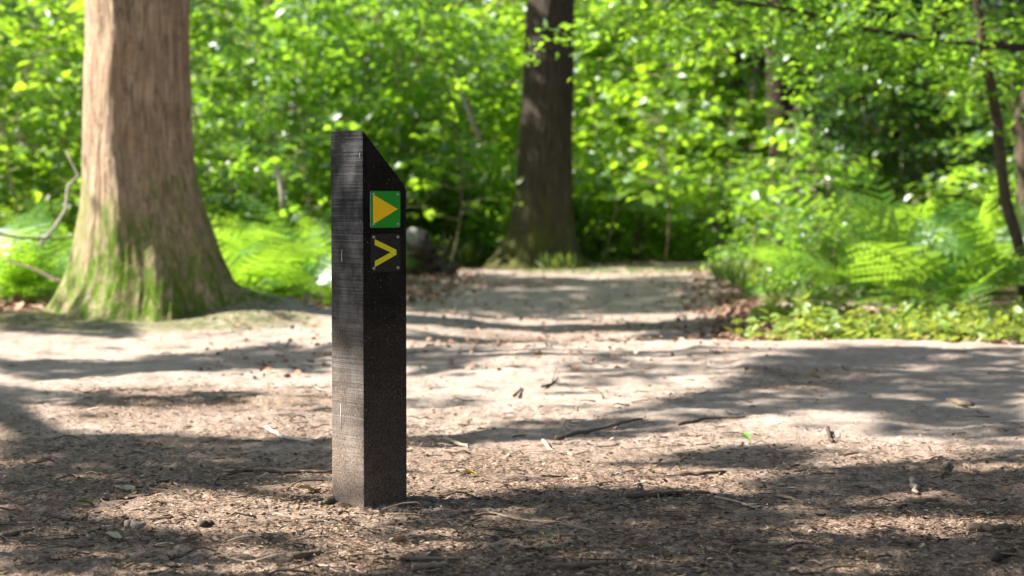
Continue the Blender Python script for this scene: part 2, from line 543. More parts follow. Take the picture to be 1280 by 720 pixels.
# ------------------------------------------------------------------ trunks
def trunk_mesh(name, prof, mat, zt, seed, amp=0.009, seg=200, rows=260, lobes=None, fine=0.03, corner=None):
    """prof rows: (z, x_left, x_right) relative to the trunk's base point"""
    r = np.random.default_rng(seed)
    prof = np.array(prof, float)
    zs = np.concatenate([np.linspace(prof[0, 0], prof[-1, 0], rows), np.linspace(prof[-1, 0], zt, 14)[1:]])
    zc = np.minimum(zs, prof[-1, 0])
    cx = np.interp(zc, prof[:, 0], (prof[:, 1] + prof[:, 2]) / 2)
    r0 = np.interp(zc, prof[:, 0], (prof[:, 2] - prof[:, 1]) / 2)
    ker = np.hanning(19); ker /= ker.sum()
    pad = lambda a: np.convolve(np.pad(a, 9, mode='edge'), ker, 'valid')
    cx = pad(cx); r0 = pad(r0)
    hi = np.clip((zs - prof[-1, 0]) / max(zt - prof[-1, 0], .1), 0, 1)
    r0 = r0 * (1 - 0.45 * hi)
    th = np.arange(seg) / seg * 2 * PI
    TH, ZZ = np.meshgrid(th, zs)
    base = np.clip(1 - (ZZ - prof[0, 0]) / (0.55 * (prof[-1, 0] - prof[0, 0])), 0, 1) ** 1.6
    lob = np.zeros_like(TH)
    for (a, k, ph) in (lobes or [(0.5, 5, 0.4), (0.35, 8, 1.7), (0.25, 3, 2.2)]):
        lob += a * np.cos(k * TH + ph + 0.5 * np.sin(ZZ * 1.3 + k))
    rr = r0[:, None] * (1 + 0.15 * base * lob + 0.012 * np.cos(3 * TH + ZZ))
    if corner is not None:
        tc = R(corner) + 0.16 * (fbm(ZZ * 2.6, ZZ * 0 + 3.3, seed + 31, 4) - 0.5) * 2 + 0.03 * np.sin(ZZ * 2.0)
        q = (TH - tc) / np.where(TH < tc, R(40), R(10))
        rr = rr + r0[:, None] * 0.17 * np.exp(-q ** 2) * sm(0.25, 0.9, ZZ)
    # bark: long vertical plates with wandering fissures (periodic in angle by sampling on a circle)
    Rm = r0.mean()
    cxn = np.cos(TH) * Rm / fine; syn = np.sin(TH) * Rm / fine
    wob = 1.2 * (vn(TH * 3, ZZ * 2.2, seed + 5) - 0.5)
    n1 = vn(cxn + wob + 40, syn + ZZ * 1.1 + 40, seed)
    n2 = vn(cxn * 2.1 + 7 + wob, syn * 2.1 + ZZ * 4.5 + 90, seed + 3)
    n3 = vn(TH * Rm / 0.12 + 3, ZZ / 0.05 + TH * 5, seed + 9)
    ridge_ = 1 - np.abs(2 * n1 - 1)
    disp = amp * (1.3 * (ridge_ - 0.5) + 0.8 * (n2 - 0.5) + 0.35 * (n3 - 0.5)) * (1 + 0.6 * base)
    rr = rr + disp
    X = cx[:, None] + rr * np.cos(TH); Y = rr * np.sin(TH)
    V = np.stack([X, Y, ZZ], -1).reshape(-1, 3)
    n = len(zs)
    i = np.arange(n - 1)[:, None] * seg; j = np.arange(seg)[None, :]; k = (j + 1) % seg
    Q = np.stack([i + j, i + k, i + seg + k, i + seg + j], -1).reshape(-1, 4)
    return np_mesh("trunk", V, Q, [mat], True)


def prof_px(rows, d):
    """photo rows (y, xl, xr) to metres relative to the tree's base centre x"""
    out = []
    for (y, a, b) in rows:
        p = at(a, y, d); q = at(b, y, d)
        out.append((p.z, p.x, q.x))
    return sorted(out)


def place_trunk(rows, d, x0, ylow):
    pr = prof_px(rows, d)
    return [(z, a - x0, b - x0) for z, a, b in pr]


# ------------------------------------------------------------------ the shade: where the tree crowns leave the path in shadow
SHADE = [  # polygons on the ground (photo pixels of the flat ground), strength
    ([(0, 455), (120, 452), (250, 440), (330, 428), (418, 434), (418, 468), (300, 462), (180, 470), (60, 476), (0, 474)], 0.9),
    ([(0, 478), (60, 487), (190, 486), (300, 492), (330, 500), (220, 508), (80, 512), (0, 500)], 0.45),
    ([(0, 546), (90, 544), (240, 545), (330, 552), (420, 545), (420, 606), (300, 612), (180, 622), (120, 640), (60, 650), (0, 660)], 0.86),
    ([(0, 655), (100, 648), (160, 662), (260, 676), (330, 672), (420, 690), (420, 708), (250, 704), (120, 712), (0, 722)], 0.85),
    ([(0, 715), (120, 712), (140, 760), (0, 780)], 0.8),
    ([(500, 440), (560, 438), (645, 444), (640, 452), (590, 462), (540, 474), (500, 478)], 0.85),
    ([(500, 498), (560, 502), (620, 496), (590, 508), (500, 512)], 0.35),
    ([(690, 466), (800, 455), (900, 455), (930, 470), (850, 476), (760, 484), (700, 478)], 0.22),
    ([(500, 545), (560, 546), (640, 534), (720, 524), (800, 508), (860, 492), (940, 468), (1020, 455), (1290, 452), (1300, 508), (1180, 512), (1060, 516), (1000, 512), (950, 520), (860, 532), (780, 546), (700, 552), (600, 556), (500, 562)], 0.92),
    ([(1090, 512), (1300, 505), (1300, 560), (1180, 556), (1110, 540)], 0.75),
    ([(850, 566), (900, 556), (1010, 552), (1020, 572), (960, 590), (850, 588), (760, 582)], 0.85),
    ([(1000, 590), (1100, 582), (1190, 575), (1300, 560), (1300, 650), (1180, 648), (1060, 648), (980, 630), (940, 610)], 0.85),
    ([(500, 622), (600, 618), (720, 608), (860, 618), (960, 622), (1010, 655), (1000, 690), (860, 720), (640, 730), (500, 722), (440, 690), (505, 645)], 0.9),
    ([(1000, 672), (1200, 672), (1300, 664), (1300, 760), (1180, 720), (1080, 700), (980, 720), (900, 760), (860, 720)], 0.85),
    ([(430, 735), (900, 735), (900, 800), (430, 800)], 0.8),
    # farther along the path
    ([(500, 346), (620, 344), (740, 350), (930, 346), (960, 372), (880, 384), (760, 384), (640, 388), (500, 392)], 0.85),
    ([(760, 400), (850, 392), (960, 386), (1080, 384), (1080, 398), (960, 406), (900, 416), (820, 416)], 0.85),
    ([(500, 412), (650, 416), (800, 413), (800, 418), (650, 421), (500, 420)], 0.85),
    ([(0, 400), (60, 404), (180, 412), (140, 424), (0, 420)], 0.7),
]


def in_poly(px, py, poly):
    ins = np.zeros(px.shape, bool)
    n = len(poly)
    for i in range(n):
        x1, y1 = poly[i]; x2, y2 = poly[(i + 1) % n]
        c = ((y1 > py) != (y2 > py))
        xi = (x2 - x1) * (py - y1) / ((y2 - y1) if y2 != y1 else 1e-9) + x1
        ins ^= c & (px < xi)
    return ins


def shade_at(x, y):
    px, py = to_px(x, np.maximum(y, 0.5))
    s = np.zeros_like(x)
    wx = px + 26 * (fbm(x * 2.2, y * 2.2, 61, 3) - 0.5) * 2
    wy = py + 5 * (fbm(x * 2.2, y * 2.2, 67, 3) - 0.5) * 2
    for poly, v in SHADE:
        s = np.where(in_poly(wx, wy, poly), np.maximum(s, v), s)
    out = (px < 0) | (px > 1285) | (py > 722)
    rnd = sm(0.45, 0.6, fbm(x * 0.9, y * 0.9, 71, 3)) * 0.85
    return np.where(out, rnd, s)


KS = float(-SUN[1] / SUN[0])


def crown_leaves():
    r = np.random.default_rng(11)
    n = 170000
    x = r.uniform(-8, 7.0, n); y = r.uniform(2.8, 25.0, n)
    s = shade_at(x, y)
    # rays that would cross the thick left trunk: leave them open, its own shadow lies there
    gx = x - T1[0]; gy = y - T1[1] + KS * gx
    s = np.where((np.abs(gy) < 0.55) & (gx > 0.2) & (gx < 2.6), s * 0.02, s)
    gx = x - T2[0]; gy = y - T2[1] + KS * gx
    s = np.where((np.abs(gy) < 0.6) & (gx > -0.3) & (gx < 3.2), 0.85, s)
    gx = x - PX; gy = y - PY + KS * gx
    s = np.where((np.abs(gy) < 0.13) & (gx > -0.1) & (gx < 0.42), 0.05, s)
    px, py = to_px(x, y)
    s = np.where((px < -30) | (px > 1310) | (py > 735), s * 0.35, s)
    # keep the sun on the near side of the thick left trunk: its own shadow needs no leaves
    s = np.maximum(s * (0.25 + 0.75 * sm(0.31, 0.41, fbm(x * 3.4, y * 2.4, 97, 3))), 0.012)
    keep = r.random(n) < np.clip(s * 1.15, 0, 0.95)
    x = x[keep]; y = y[keep]
    tlen = 8.2 + 4.5 * fbm(x * 0.9 + 5, y * 0.9, 81, 3) + 0.7 * r.random(len(x))
    z0 = gz(x, y)
    P = np.stack([x, y, z0], -1) + SUN[None, :] * tlen[:, None]
    return P, r


P_sh, r_sh = crown_leaves()


def crown_mesh(P, r, leaf, mat):
    n = len(P)
    D = r.normal(size=(n, 3)); D[:, 2] = D[:, 2] * 0.3 - 0.2
    N = np.array([-0.3, 0, 1.0]) + 0.45 * r.normal(size=(n, 3))
    sz = leaf * (0.7 + 0.6 * r.random(n))
    V, T, tt = build_leaves(P - norm(D) * sz[:, None] * 0.5, D, N, sz, r.random(n))
    return np_mesh("crown", V, T, [mat], False, tt)


def add_limbs(parent, fork, targets, r, mat, r0=0.13):
    mb = MB()
    for t in targets:
        pts = curve_pts(fork, t, 0.05, 8, r)
        mb.tube(pts, np.linspace(r0 * (0.6 + 0.4 * r.random()), 0.015, 8), 6, 0.4, 0.1)
    o = mb.obj("limb", [mat], parent, True)
    return o


# thick left tree
t1 = thing("broadleaf_tree", "thick pinkish brown trunk with a green mossy flared foot, left of the post", "tree", (T1[0], T1[1], 0))
rows1 = [(-5, 110, 236), (50, 110, 236), (100, 108, 237), (150, 107, 238), (200, 106, 241), (230, 105, 246), (260, 103, 254), (290, 99, 264),
         (320, 94, 274), (345, 88, 284), (370, 78, 293), (390, 66, 302), (405, 52, 312), (425, 30, 330)]
link("trunk", trunk_mesh("trunk", place_trunk(rows1, T1[1], T1[0], 400), M['bark1'], 7.5, 21, 0.0095, 260, 330, [(0.45, 4, 0.9), (0.4, 7, 2.0), (0.3, 11, 1.0)], 0.042, 256.0), t1)
for pts, rd_ in ((((0.25, -0.1, 0.30), (0.62, -0.12, 0.10), (0.95, -0.15, 0.02), (1.35, -0.2, -0.07)), (0.2, 0.16, 0.12, 0.07)),):
    tq = np.linspace(0, len(pts) - 1, 9)
    Pq = np.stack([np.interp(tq, range(len(pts)), [p[j] for p in pts]) for j in range(3)], -1)
    mb = MB(); mb.tube(Pq, np.interp(tq, range(len(rd_)), rd_), 14, 0.5, 0.12)
    mb.obj("root", [M['bark1']], t1, True)
# the second tree of the shade stands out of frame to the left
left_x = -8.2
nearT1 = np.abs(P_sh[:, 0] - T1[0] - 0.5) + 0.6 * np.abs(P_sh[:, 1] - T1[1] - 1.5) < np.abs(P_sh[:, 0] - left_x) + 0.6 * np.abs(P_sh[:, 1] - 9.5)
A = P_sh[nearT1]; B = P_sh[~nearT1]
co = link("crown", crown_mesh(A - np.array([T1[0], T1[1], 0]), r_sh, 0.155, M['leaf']), t1)
rr = np.random.default_rng(3)
add_limbs(t1, (0, 0, 5.0), [q - np.array([T1[0], T1[1], 0]) for q in (lambda Q: Q[rr.choice(len(Q), min(9, len(Q)), False)])(A[(A[:, 1] < 14.0) & (A[:, 0] < -4.5)])], rr, M['bark1'])
ts = thing("broadleaf_tree", "spreading leafy tree beyond the left edge that shades the path", "tree", (left_x, 9.5, 0))
mb = MB()
mb.tube([(0, 0, -0.1), (0.03, 0, 0.4), (0.0, 0.05, 2.0), (0.1, 0, 4.5)], [0.36, 0.27, 0.23, 0.18], 16, 0.4, 0.06)
mb.obj("trunk", [M['bark2']], ts, True)
link("crown", crown_mesh(B - np.array([left_x, 9.5, 0]), r_sh, 0.155, M['leaf']), ts)
add_limbs(ts, (0.1, 0, 4.4), [q - np.array([left_x, 9.5, 0]) for q in (lambda Q: Q[rr.choice(len(Q), 8, False)])(B[B[:, 1] < 10.5])], rr, M['bark2'])

# dark middle tree
t2 = thing("broadleaf_tree", "dark brown trunk flaring at its foot beside the bend of the path", "tree", (T2[0], T2[1], 0))
rows2 = [(-5, 660, 718), (60, 657, 717), (120, 653, 716), (180, 649, 714), (230, 645, 714), (260, 641, 714), (285, 635, 715), (305, 627, 718), (322, 616, 722), (335, 600, 732), (345, 580, 750)]
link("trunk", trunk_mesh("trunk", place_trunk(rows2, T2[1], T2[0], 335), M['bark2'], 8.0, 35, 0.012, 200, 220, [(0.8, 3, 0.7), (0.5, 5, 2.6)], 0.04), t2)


def blob_crown(seed, rad, hz, nclump, per, leaf, mat):
    r = np.random.default_rng(seed)
    c = norm(r.normal(size=(nclump, 3))) * (0.45 + 0.55 * r.random((nclump, 1))) * np.array([rad, rad, hz])
    ax = r.normal(size=(nclump, 3)); ax[:, 2] *= 0.2
    P, D, N, sz, ti = spray_leaves(r, np.repeat(c, 6, 0) + 0.35 * r.normal(size=(nclump * 6, 3)), norm(r.normal(size=(nclump * 6, 3)) * np.array([1, 1, .25])), 0.5 + 0.4 * r.random(nclump * 6), per, leaf)
    V, T, tt = build_leaves(P, D, N, sz, ti)
    return np_mesh("crown", V, T, [mat], False, tt)


crownA = blob_crown(101, 2.6, 1.9, 110, 9, 0.17, M['leaf'])
crownB = blob_crown(102, 2.3, 2.2, 100, 9, 0.17, M['leaf_d'])
c2 = link("crown", crownA, t2, (2.6, 0.8, 7.6))
c2.scale = (0.9, 0.9, 0.9)
add_limbs(t2, (0, 0, 5.8), [(3.2, 1, 7.6), (2.6, 2.0, 7.9), (2.2, -0.8, 7.2), (1.6, 1.6, 8.4), (3.8, 0.3, 8.6)], rr, M['bark2'])


# ------------------------------------------------------------------ waymarker post
W = 0.144
ROT = R(40.7)
post = thing("waymarker_post", "square black timber post with slanted top and two trail signs", "signpost", (PX, PY, 0), ROT)


def post_materials():
    k = NT("black_stained_timber")
    tc = k.n("ShaderNodeTexCoord").outputs["Object"]
    sep = k.n("ShaderNodeSeparateXYZ", {0: tc})
    saw = k.noise(k.coord((2.0, 2.0, 210)), 1.0, 2, 0.5)
    saw2 = k.noise(k.coord((6, 6, 75)), 1.0, 3, 0.6)
    grain = k.noise(k.coord((70, 70, 2.5)), 1.0, 4, 0.6)
    blot = k.noise(k.coord(), 9, 5, 0.65)
    patch = k.noise(k.coord((1, 1, 0.6)), 14, 3, 0.6)
    sawm = k.math('MULTIPLY', k.math('ADD', k.math('MULTIPLY', saw, 0.6), k.math('MULTIPLY', saw2, 0.4)), k.ramp(patch, [(0.3, 0.55), (0.7, 1.25)]))
    speck = k.noise(k.coord(), 190, 2, 0.6)
    col = k.mix(k.ramp(sawm, [(0.3, 0.0), (0.75, 1.0)]), (0.0045, 0.004, 0.0034), (0.014, 0.0125, 0.011))
    nx = k.n("ShaderNodeSeparateXYZ", {0: k.n("ShaderNodeTexCoord").outputs["Normal"]}).outputs[0]
    side = k.ramp(k.math('ABSOLUTE', nx), [(0.5, 0.0), (0.8, 1.0)])
    col = k.mix(k.math('MULTIPLY', side, 0.7), col, k.mix(k.ramp(sawm, [(0.36, 0.0), (0.70, 1.0)]), (0.022, 0.022, 0.0225), (0.15, 0.147, 0.148)))
    col = k.mix(k.ramp(grain, [(0.52, 0.0), (0.8, 0.25)]), col, (0.05, 0.045, 0.038))
    # dust splashed up from the sandy path
    h = k.math('ADD', sep.outputs[2], k.math('MULTIPLY', k.math('SUBTRACT', blot, 0.5), 0.35))
    dust = k.ramp(h, [(-0.0, 0.95), (0.10, 0.65), (0.32, 0.36), (0.55, 0.10), (0.8, 0.0)])
    d2 = k.math('MULTIPLY', dust, k.ramp(k.noise(k.coord((1, 1, 0.6)), 330, 5, 0.75), [(0.38, 0.12), (0.60, 1.0)]))
    d2 = k.math('MULTIPLY', d2, k.math('ADD', 0.6, k.math('MULTIPLY', side, 0.4)))
    col = k.mix(d2, col, (0.345, 0.26, 0.195))
    sp = k.ramp(k.math('ADD', speck, k.math('MULTIPLY', dust, 0.06)), [(0.665, 0.0), (0.72, 0.7)])
    sp = k.math('MULTIPLY', sp, k.ramp(k.noise(k.coord(), 11, 3, 0.6), [(0.42, 0.0), (0.62, 1.0)]))
    col = k.mix(sp, col, (0.32, 0.29, 0.25))
    hg = k.math('ADD', k.math('MULTIPLY', sawm, k.math('ADD', 0.25, side)), k.math('MULTIPLY', grain, 0.6))
    nrm = k.bump(speck, 0.25, 0.002, k.bump(hg, 0.7, 0.0035))
    return k.fin(col, k.ramp(blot, [(0.3, 0.62), (0.7, 0.85)]), nrm, 0.09)


M['post'] = post_materials()


def build_post():
    import bmesh
    bm = bmesh.new()
    h = W / 2
    ztop = 1.003
    zs = [-0.15, 0.0, 0.2, 0.4, 0.6, 0.8]
    cor = [(-h, -h), (h, -h), (h, h), (-h, h)]
    rows = [[bm.verts.new((x, y, z)) for x, y in cor] for z in zs]
    drop = 0.149
    knee = h - 0.010                                   # worn lower lip of the slanted cut
    tz = lambda x: ztop - (x + h) / W * drop
    tl = [bm.verts.new((-h, -h, ztop)), bm.verts.new((knee, -h, tz(knee))), bm.verts.new((h, -h, tz(knee) - 0.018)),
          bm.verts.new((h, h, tz(knee) - 0.018)), bm.verts.new((knee, h, tz(knee))), bm.verts.new((-h, h, ztop))]
    for a, b in zip(rows[:-1], rows[1:]):
        for i in range(4):
            j = (i + 1) % 4
            bm.faces.new((a[i], a[j], b[j], b[i]))
    t = rows[-1]
    bm.faces.new((t[0], t[1], tl[2], tl[1], tl[0]))
    bm.faces.new((t[1], t[2], tl[3], tl[2]))
    bm.faces.new((t[2], t[3], tl[5], tl[4], tl[3]))
    bm.faces.new((t[3], t[0], tl[0], tl[5]))
    bm.faces.new((tl[1], tl[2], tl[3], tl[4]))
    bm.faces.new((tl[0], tl[1], tl[4], tl[5]))
    bm.faces.new(rows[0][::-1])
    bm.normal_update()
    es = [e for e in bm.edges if len(e.link_faces) == 2 and e.calc_face_angle(0) > 0.3 and min(v.co.z for v in e.verts) > -0.1]
    bmesh.ops.bevel(bm, geom=es, offset=0.0028, segments=2, affect='EDGES', profile=0.6)
    me = bpy.data.meshes.new("timber")
    bm.to_mesh(me); bm.free()
    me.materials.append(M['post'])
    return link("timber", me, post)


build_post()


def flat_mat(name, c, rough=0.4, metal=0.0, dirt=0.12):
    k = NT(name)
    n = k.noise(k.coord(), 120, 4, 0.7)
    n2 = k.noise(k.coord(), 900, 2, 0.5)
    col = k.mix(k.ramp(n, [(0.45, 0.0), (0.8, dirt * 2)]), c, (0.16, 0.13, 0.10))
    col = k.mix(k.ramp(n2, [(0.70, 0.0), (0.78, 0.5)]), col, (0.5, 0.47, 0.42))
    k.set(k.p.inputs["Metallic"], metal)
    return k.fin(col, k.ramp(n, [(0.3, rough), (0.7, rough + 0.18)]), k.bump(n, 0.08, 0.001), 0.2)


M['green'] = flat_mat("sign_green", (0.010, 0.30, 0.012), dirt=0.05)
M['amber'] = flat_mat("sign_amber", (1.0, 0.64, 0.0), dirt=0.04)
M['blackplate'] = flat_mat("sign_black", (0.010, 0.0095, 0.009), dirt=0.10)
M['chev'] = flat_mat("sign_yellow", (0.80, 0.74, 0.008), dirt=0.07)
M['screw'] = flat_mat("screw_steel", (0.55, 0.53, 0.50), 0.32, 1.0, 0.3)
M['edge'] = flat_mat("sign_edge", (0.55, 0.62, 0.52), 0.4)
M['slot'] = flat_mat("screw_slot", (0.03, 0.028, 0.025), 0.6)
M['white_streak'] = flat_mat("bird_streak", (0.62, 0.62, 0.60), 0.8)

FACE_Y = -W / 2


def prism(poly, y0, y1):
    """poly (x,z) counter-clockwise seen from -y; extruded from y0 (front) to y1 (back)"""
    n = len(poly)
    V = [(x, y0, z) for x, z in poly] + [(x, y1, z) for x, z in poly]
    return V, [tuple(range(n))] + [tuple(range(2 * n - 1, n - 1, -1))] + [(i, i + n, (i + 1) % n + n, (i + 1) % n) for i in range(n)]


def poly_obj(name, poly, y0, y1, mat, parent, edge=None):
    V, Fs = prism(poly, y0, y1)
    me = bpy.data.meshes.new(name)
    me.from_pydata(V, [], Fs)
    me.materials.append(mat)
    if edge:
        me.materials.append(edge)
        for i, p in enumerate(me.polygons): p.material_index = 0 if i == 0 else 1
    me.update()
    return link(name, me, parent)


def round_rect(x0, x1, z0, z1, r, n=5):
    out = []
    for (cx, cz, a0) in ((x0 + r, z0 + r, PI), (x1 - r, z0 + r, 1.5 * PI), (x1 - r, z1 - r, 0), (x0 + r, z1 - r, PI / 2)):
        for i in range(n + 1):
            a = a0 + PI / 2 * i / n
            out.append((cx + r * math.cos(a), cz + r * math.sin(a)))
    return out


def screw_mesh():
    mb = MB()
    seg = 16
    prof = [(0.0043, 0.0), (0.0042, -0.0009), (0.0034, -0.0020), (0.0020, -0.0026), (0.0012, -0.0027)]
    V = []
    for (r_, y) in prof:
        for i in range(seg):
            a = 2 * PI * i / seg
            V.append((r_ * math.cos(a), y, r_ * math.sin(a)))
    V.append((0, -0.0019, 0))
    Q = []; T = []
    for k in range(len(prof) - 1):
        for i in range(seg):
            j = (i + 1) % seg
            Q.append((k * seg + i, k * seg + j, (k + 1) * seg + j, (k + 1) * seg + i))
    a = (len(prof) - 1) * seg
    for i in range(seg): T.append((a + i, a + (i + 1) % seg, len(V) - 1))
    mb.add(V, Q, T)
    me = mb.mesh("screw", [M['screw'], M['slot']], True)
    for p in me.polygons:
        if p.loop_total == 3: p.material_index = 1
    return me


SCREW = screw_mesh()


def sign(label, z0, z1, mat, edge, th, shape, smat, sname, rad):
    x0, x1 = -h_ + 0.165 * W, -h_ + 0.850 * W
    y0 = FACE_Y - th
    pl = poly_obj("sign_plate", round_rect(x0, x1, z0, z1, rad), y0, FACE_Y + 0.0005, mat, post, edge)
    pl["label"] = label
    u = lambda a, b: (x0 + a * (x1 - x0), z1 - b * (z1 - z0))
    poly_obj(sname, [u(*p) for p in shape], y0 - 0.0007, y0 + 0.0003, smat, pl)
    for (a, b) in ((0.10, 0.085), (0.91, 0.09), (0.10, 0.90), (0.91, 0.90)):
        x, z = u(a, b)
        s = link("screw", SCREW, pl, (x, y0 - 0.0004, z))
        s.rotation_euler = (0, 0, 0)
    return pl


h_ = W / 2
sign("green plate with an amber arrow pointing right", 0.746, 0.843, M['green'], M['edge'], 0.0018,
     [(0.085, 0.905), (0.91, 0.49), (0.085, 0.095)], M['amber'], "arrow", 0.005)
sign("black plate with a yellow chevron pointing right", 0.629, 0.730, M['blackplate'], M['blackplate'], 0.0018,
     [(0.135, 0.14), (0.135, 0.29), (0.665, 0.49), (0.135, 0.71), (0.135, 0.865), (0.86, 0.555), (0.86, 0.425)][::-1], M['chev'], "chevron", 0.004)
for (y, z0, z1, wd) in ((0.022, 0.655, 0.688, 0.0016), (0.03, 0.205, 0.275, 0.0018), (-0.06, 0.93, 0.945, 0.0014)):
    mb = MB()
    mb.tube([(-h_ - 0.0006, y, z1), (-h_ - 0.0008, y + 0.0005, (z0 + z1) / 2), (-h_ - 0.0006, y - 0.0004, z0)], [wd * 0.4, wd * 0.55, wd], 5, 0.5)
    mb.obj("streak", [M['white_streak']], post)

# ------------------------------------------------------------------ shrubs behind
sm_ = {}
sm_['hazel'] = shrub_meshes("h", 1, 3.9, 1.35, 5, 14, 6, 0.155, M['leaf'], 8)
sm_['hazel2'] = shrub_meshes("h", 2, 4.3, 1.5, 5, 14, 6, 0.175, M['leaf'], 7)
sm_['bright'] = shrub_meshes("b", 3, 3.6, 1.35, 5, 13, 6, 0.165, M['leaf_y'], 7)
sm_['bright2'] = shrub_meshes("b", 4, 2.4, 1.1, 5, 11, 5, 0.15, M['leaf_y'], 7, 0.04)
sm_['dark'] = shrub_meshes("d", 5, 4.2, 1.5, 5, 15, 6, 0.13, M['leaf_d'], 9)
sm_['low'] = shrub_meshes("l", 6, 1.5, 0.9, 5, 8, 5, 0.10, M['leaf'], 9, 0.03)
sm_['pale'] = shrub_meshes("p", 8, 4.6, 1.7, 5, 15, 6, 0.13, M['leaf_far'], 10)


def shrub(px, y, kind, label, s=1.0, rz=0.0, name="leafy_shrub", cat="shrub", group="leafy shrubs along the far side of the path"):
    x = (px - 640) / F * y
    o = thing(name, label, cat, (x, y, gzf(x, y)), rz, group, s)
    st, fo = sm_[kind]
    link("stem", st, o)
    f = link("foliage", fo, o)
    f["kind"] = "stuff"
    return o


SHRUBS = [
    (-60, 21, 'hazel', "green hazel shrub half outside the left edge above the ferns", 0.9),
    (45, 22, 'bright', "yellow green shrub just left of the thick pinkish trunk", 0.95),
    (15, 30, 'pale', "pale greyish green shrub in the upper left corner", 1.0),
    (135, 27, 'hazel2', "green shrub hidden mostly behind the thick pinkish trunk", 0.9),
    (262, 24, 'hazel', "green shrub hugging the right edge of the thick pinkish trunk", 0.92),
    (345, 26.5, 'hazel2', "tall green shrub midway from the thick trunk to the post", 0.95),
    (425, 24.5, 'hazel', "green shrub showing directly above the slanted post top", 0.9),
    (500, 26.5, 'dark', "dark green shrub just right of the post above the signs", 0.95),
    (565, 24.5, 'hazel2', "green shrub with pale bare stems left of the dark trunk", 0.9),
    (618, 27, 'bright', "bright shrub showing against the left edge of the dark trunk", 0.95),
    (740, 28.5, 'hazel', "green shrub emerging from behind the right of the dark trunk", 0.95),
    (775, 27.0, 'bright2', "low bright yellow shrub just right of the dark trunk", 1.0),
    (835, 27.8, 'bright', "large yellow green shrub glowing over the far end of the path", 0.95),
    (895, 27.5, 'bright2', "low glowing shrub where the path disappears", 1.0),
    (865, 29.0, 'hazel2', "tall green shrub left of the nearly black far trunk", 0.95),
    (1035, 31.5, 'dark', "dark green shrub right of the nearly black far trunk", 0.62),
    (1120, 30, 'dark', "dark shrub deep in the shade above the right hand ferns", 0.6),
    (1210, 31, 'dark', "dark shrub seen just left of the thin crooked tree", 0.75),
    (1290, 25, 'hazel', "green shrub at the right edge behind the thin crooked tree", 0.8),
    (1010, 20.5, 'low', "low green shrub in front of the fern bank by the path bend", 0.95),
    (950, 21.5, 'low', "low green shrub at the inner edge of the path bend", 0.7),
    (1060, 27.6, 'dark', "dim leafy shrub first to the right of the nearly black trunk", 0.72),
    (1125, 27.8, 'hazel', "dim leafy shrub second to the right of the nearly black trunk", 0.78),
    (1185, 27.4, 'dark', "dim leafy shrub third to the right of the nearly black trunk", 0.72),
    (1000, 17.2, 'low', "loose leafy shrub at the left end of the fern bank", 0.55),
    (1030, 16.4, 'low', "low leafy shrub in front of the fern bank, nearest the sandy path", 0.5),
    (738, 25.0, 'bright2', "knee high bright shrub low down beside the dark trunk's right foot", 0.6),
    (790, 24.9, 'low', "knee high green shrub at the far end of the path, left of its middle", 0.85),
    (850, 25.2, 'bright2', "knee high bright shrub in the middle of the far end of the path", 0.6),
    (912, 24.8, 'low', "knee high green shrub at the right of the far end of the path", 0.85),
    (548, 24.2, 'bright2', "knee high bright shrub right behind the stump", 0.6),
    (672, 25.2, 'low', "knee high green shrub mostly hidden by the dark trunk", 0.9),
    (480, 23.5, 'low', "low green shrub peeping out beside the post signs", 0.95),
    (590, 24.0, 'low', "low green shrub by the mossy foot of the dark trunk", 0.8),
    (300, 21.5, 'low', "low green shrub above the ferns right of the thick trunk", 0.95),
    (660, 29, 'hazel', "green shrub straight behind the dark trunk", 1.0),
]
for i, (px, y, kd, lb, s) in enumerate(SHRUBS):
    shrub(px, y, kd, lb, s, i * 1.7)
ORD = ['first', 'second', 'third', 'fourth', 'fifth', 'sixth', 'seventh', 'eighth', 'ninth', 'tenth', 'eleventh', 'twelfth', 'thirteenth', 'fourteenth', 'fifteenth']
# second row: taller growth that closes the view
for i in range(15):
    px = -80 + i * 100
    y = 33 + 3 * ((i * 7) % 5) / 5
    kd = ('hazel2', 'dark', 'hazel', 'pale')[i % 4] if px < 900 else 'dark'
    shrub(px, y, kd, "tall thicket shrub of the rear row, %s from the left" % ORD[i], 1.25, i * 2.1, "thicket_shrub", "shrub", "second row of thicket shrubs")

# far wood: one mass
r = np.random.default_rng(77)
n = 24000
b = np.stack([r.uniform(-26, 26, n), r.uniform(44, 64, n), r.uniform(0, 13, n)], -1)
k_ = fbm(b[:, 0] * 0.25, b[:, 2] * 0.35, 91, 3) > 0.24
b = b[k_]
P, D, N, sz, ti = spray_leaves(r, b, norm(r.normal(size=(len(b), 3)) * np.array([1, 1, .3])), 0.9 + 0.5 * r.random(len(b)), 9, 0.30)
V, T, tt = build_leaves(P, D, N, sz, ti)
tag(link("far_wood", np_mesh("far_wood", V, T, [M['leaf_far']], False, tt)), "distant green woodland closing the view behind the shrubs", "woodland", None, "stuff")

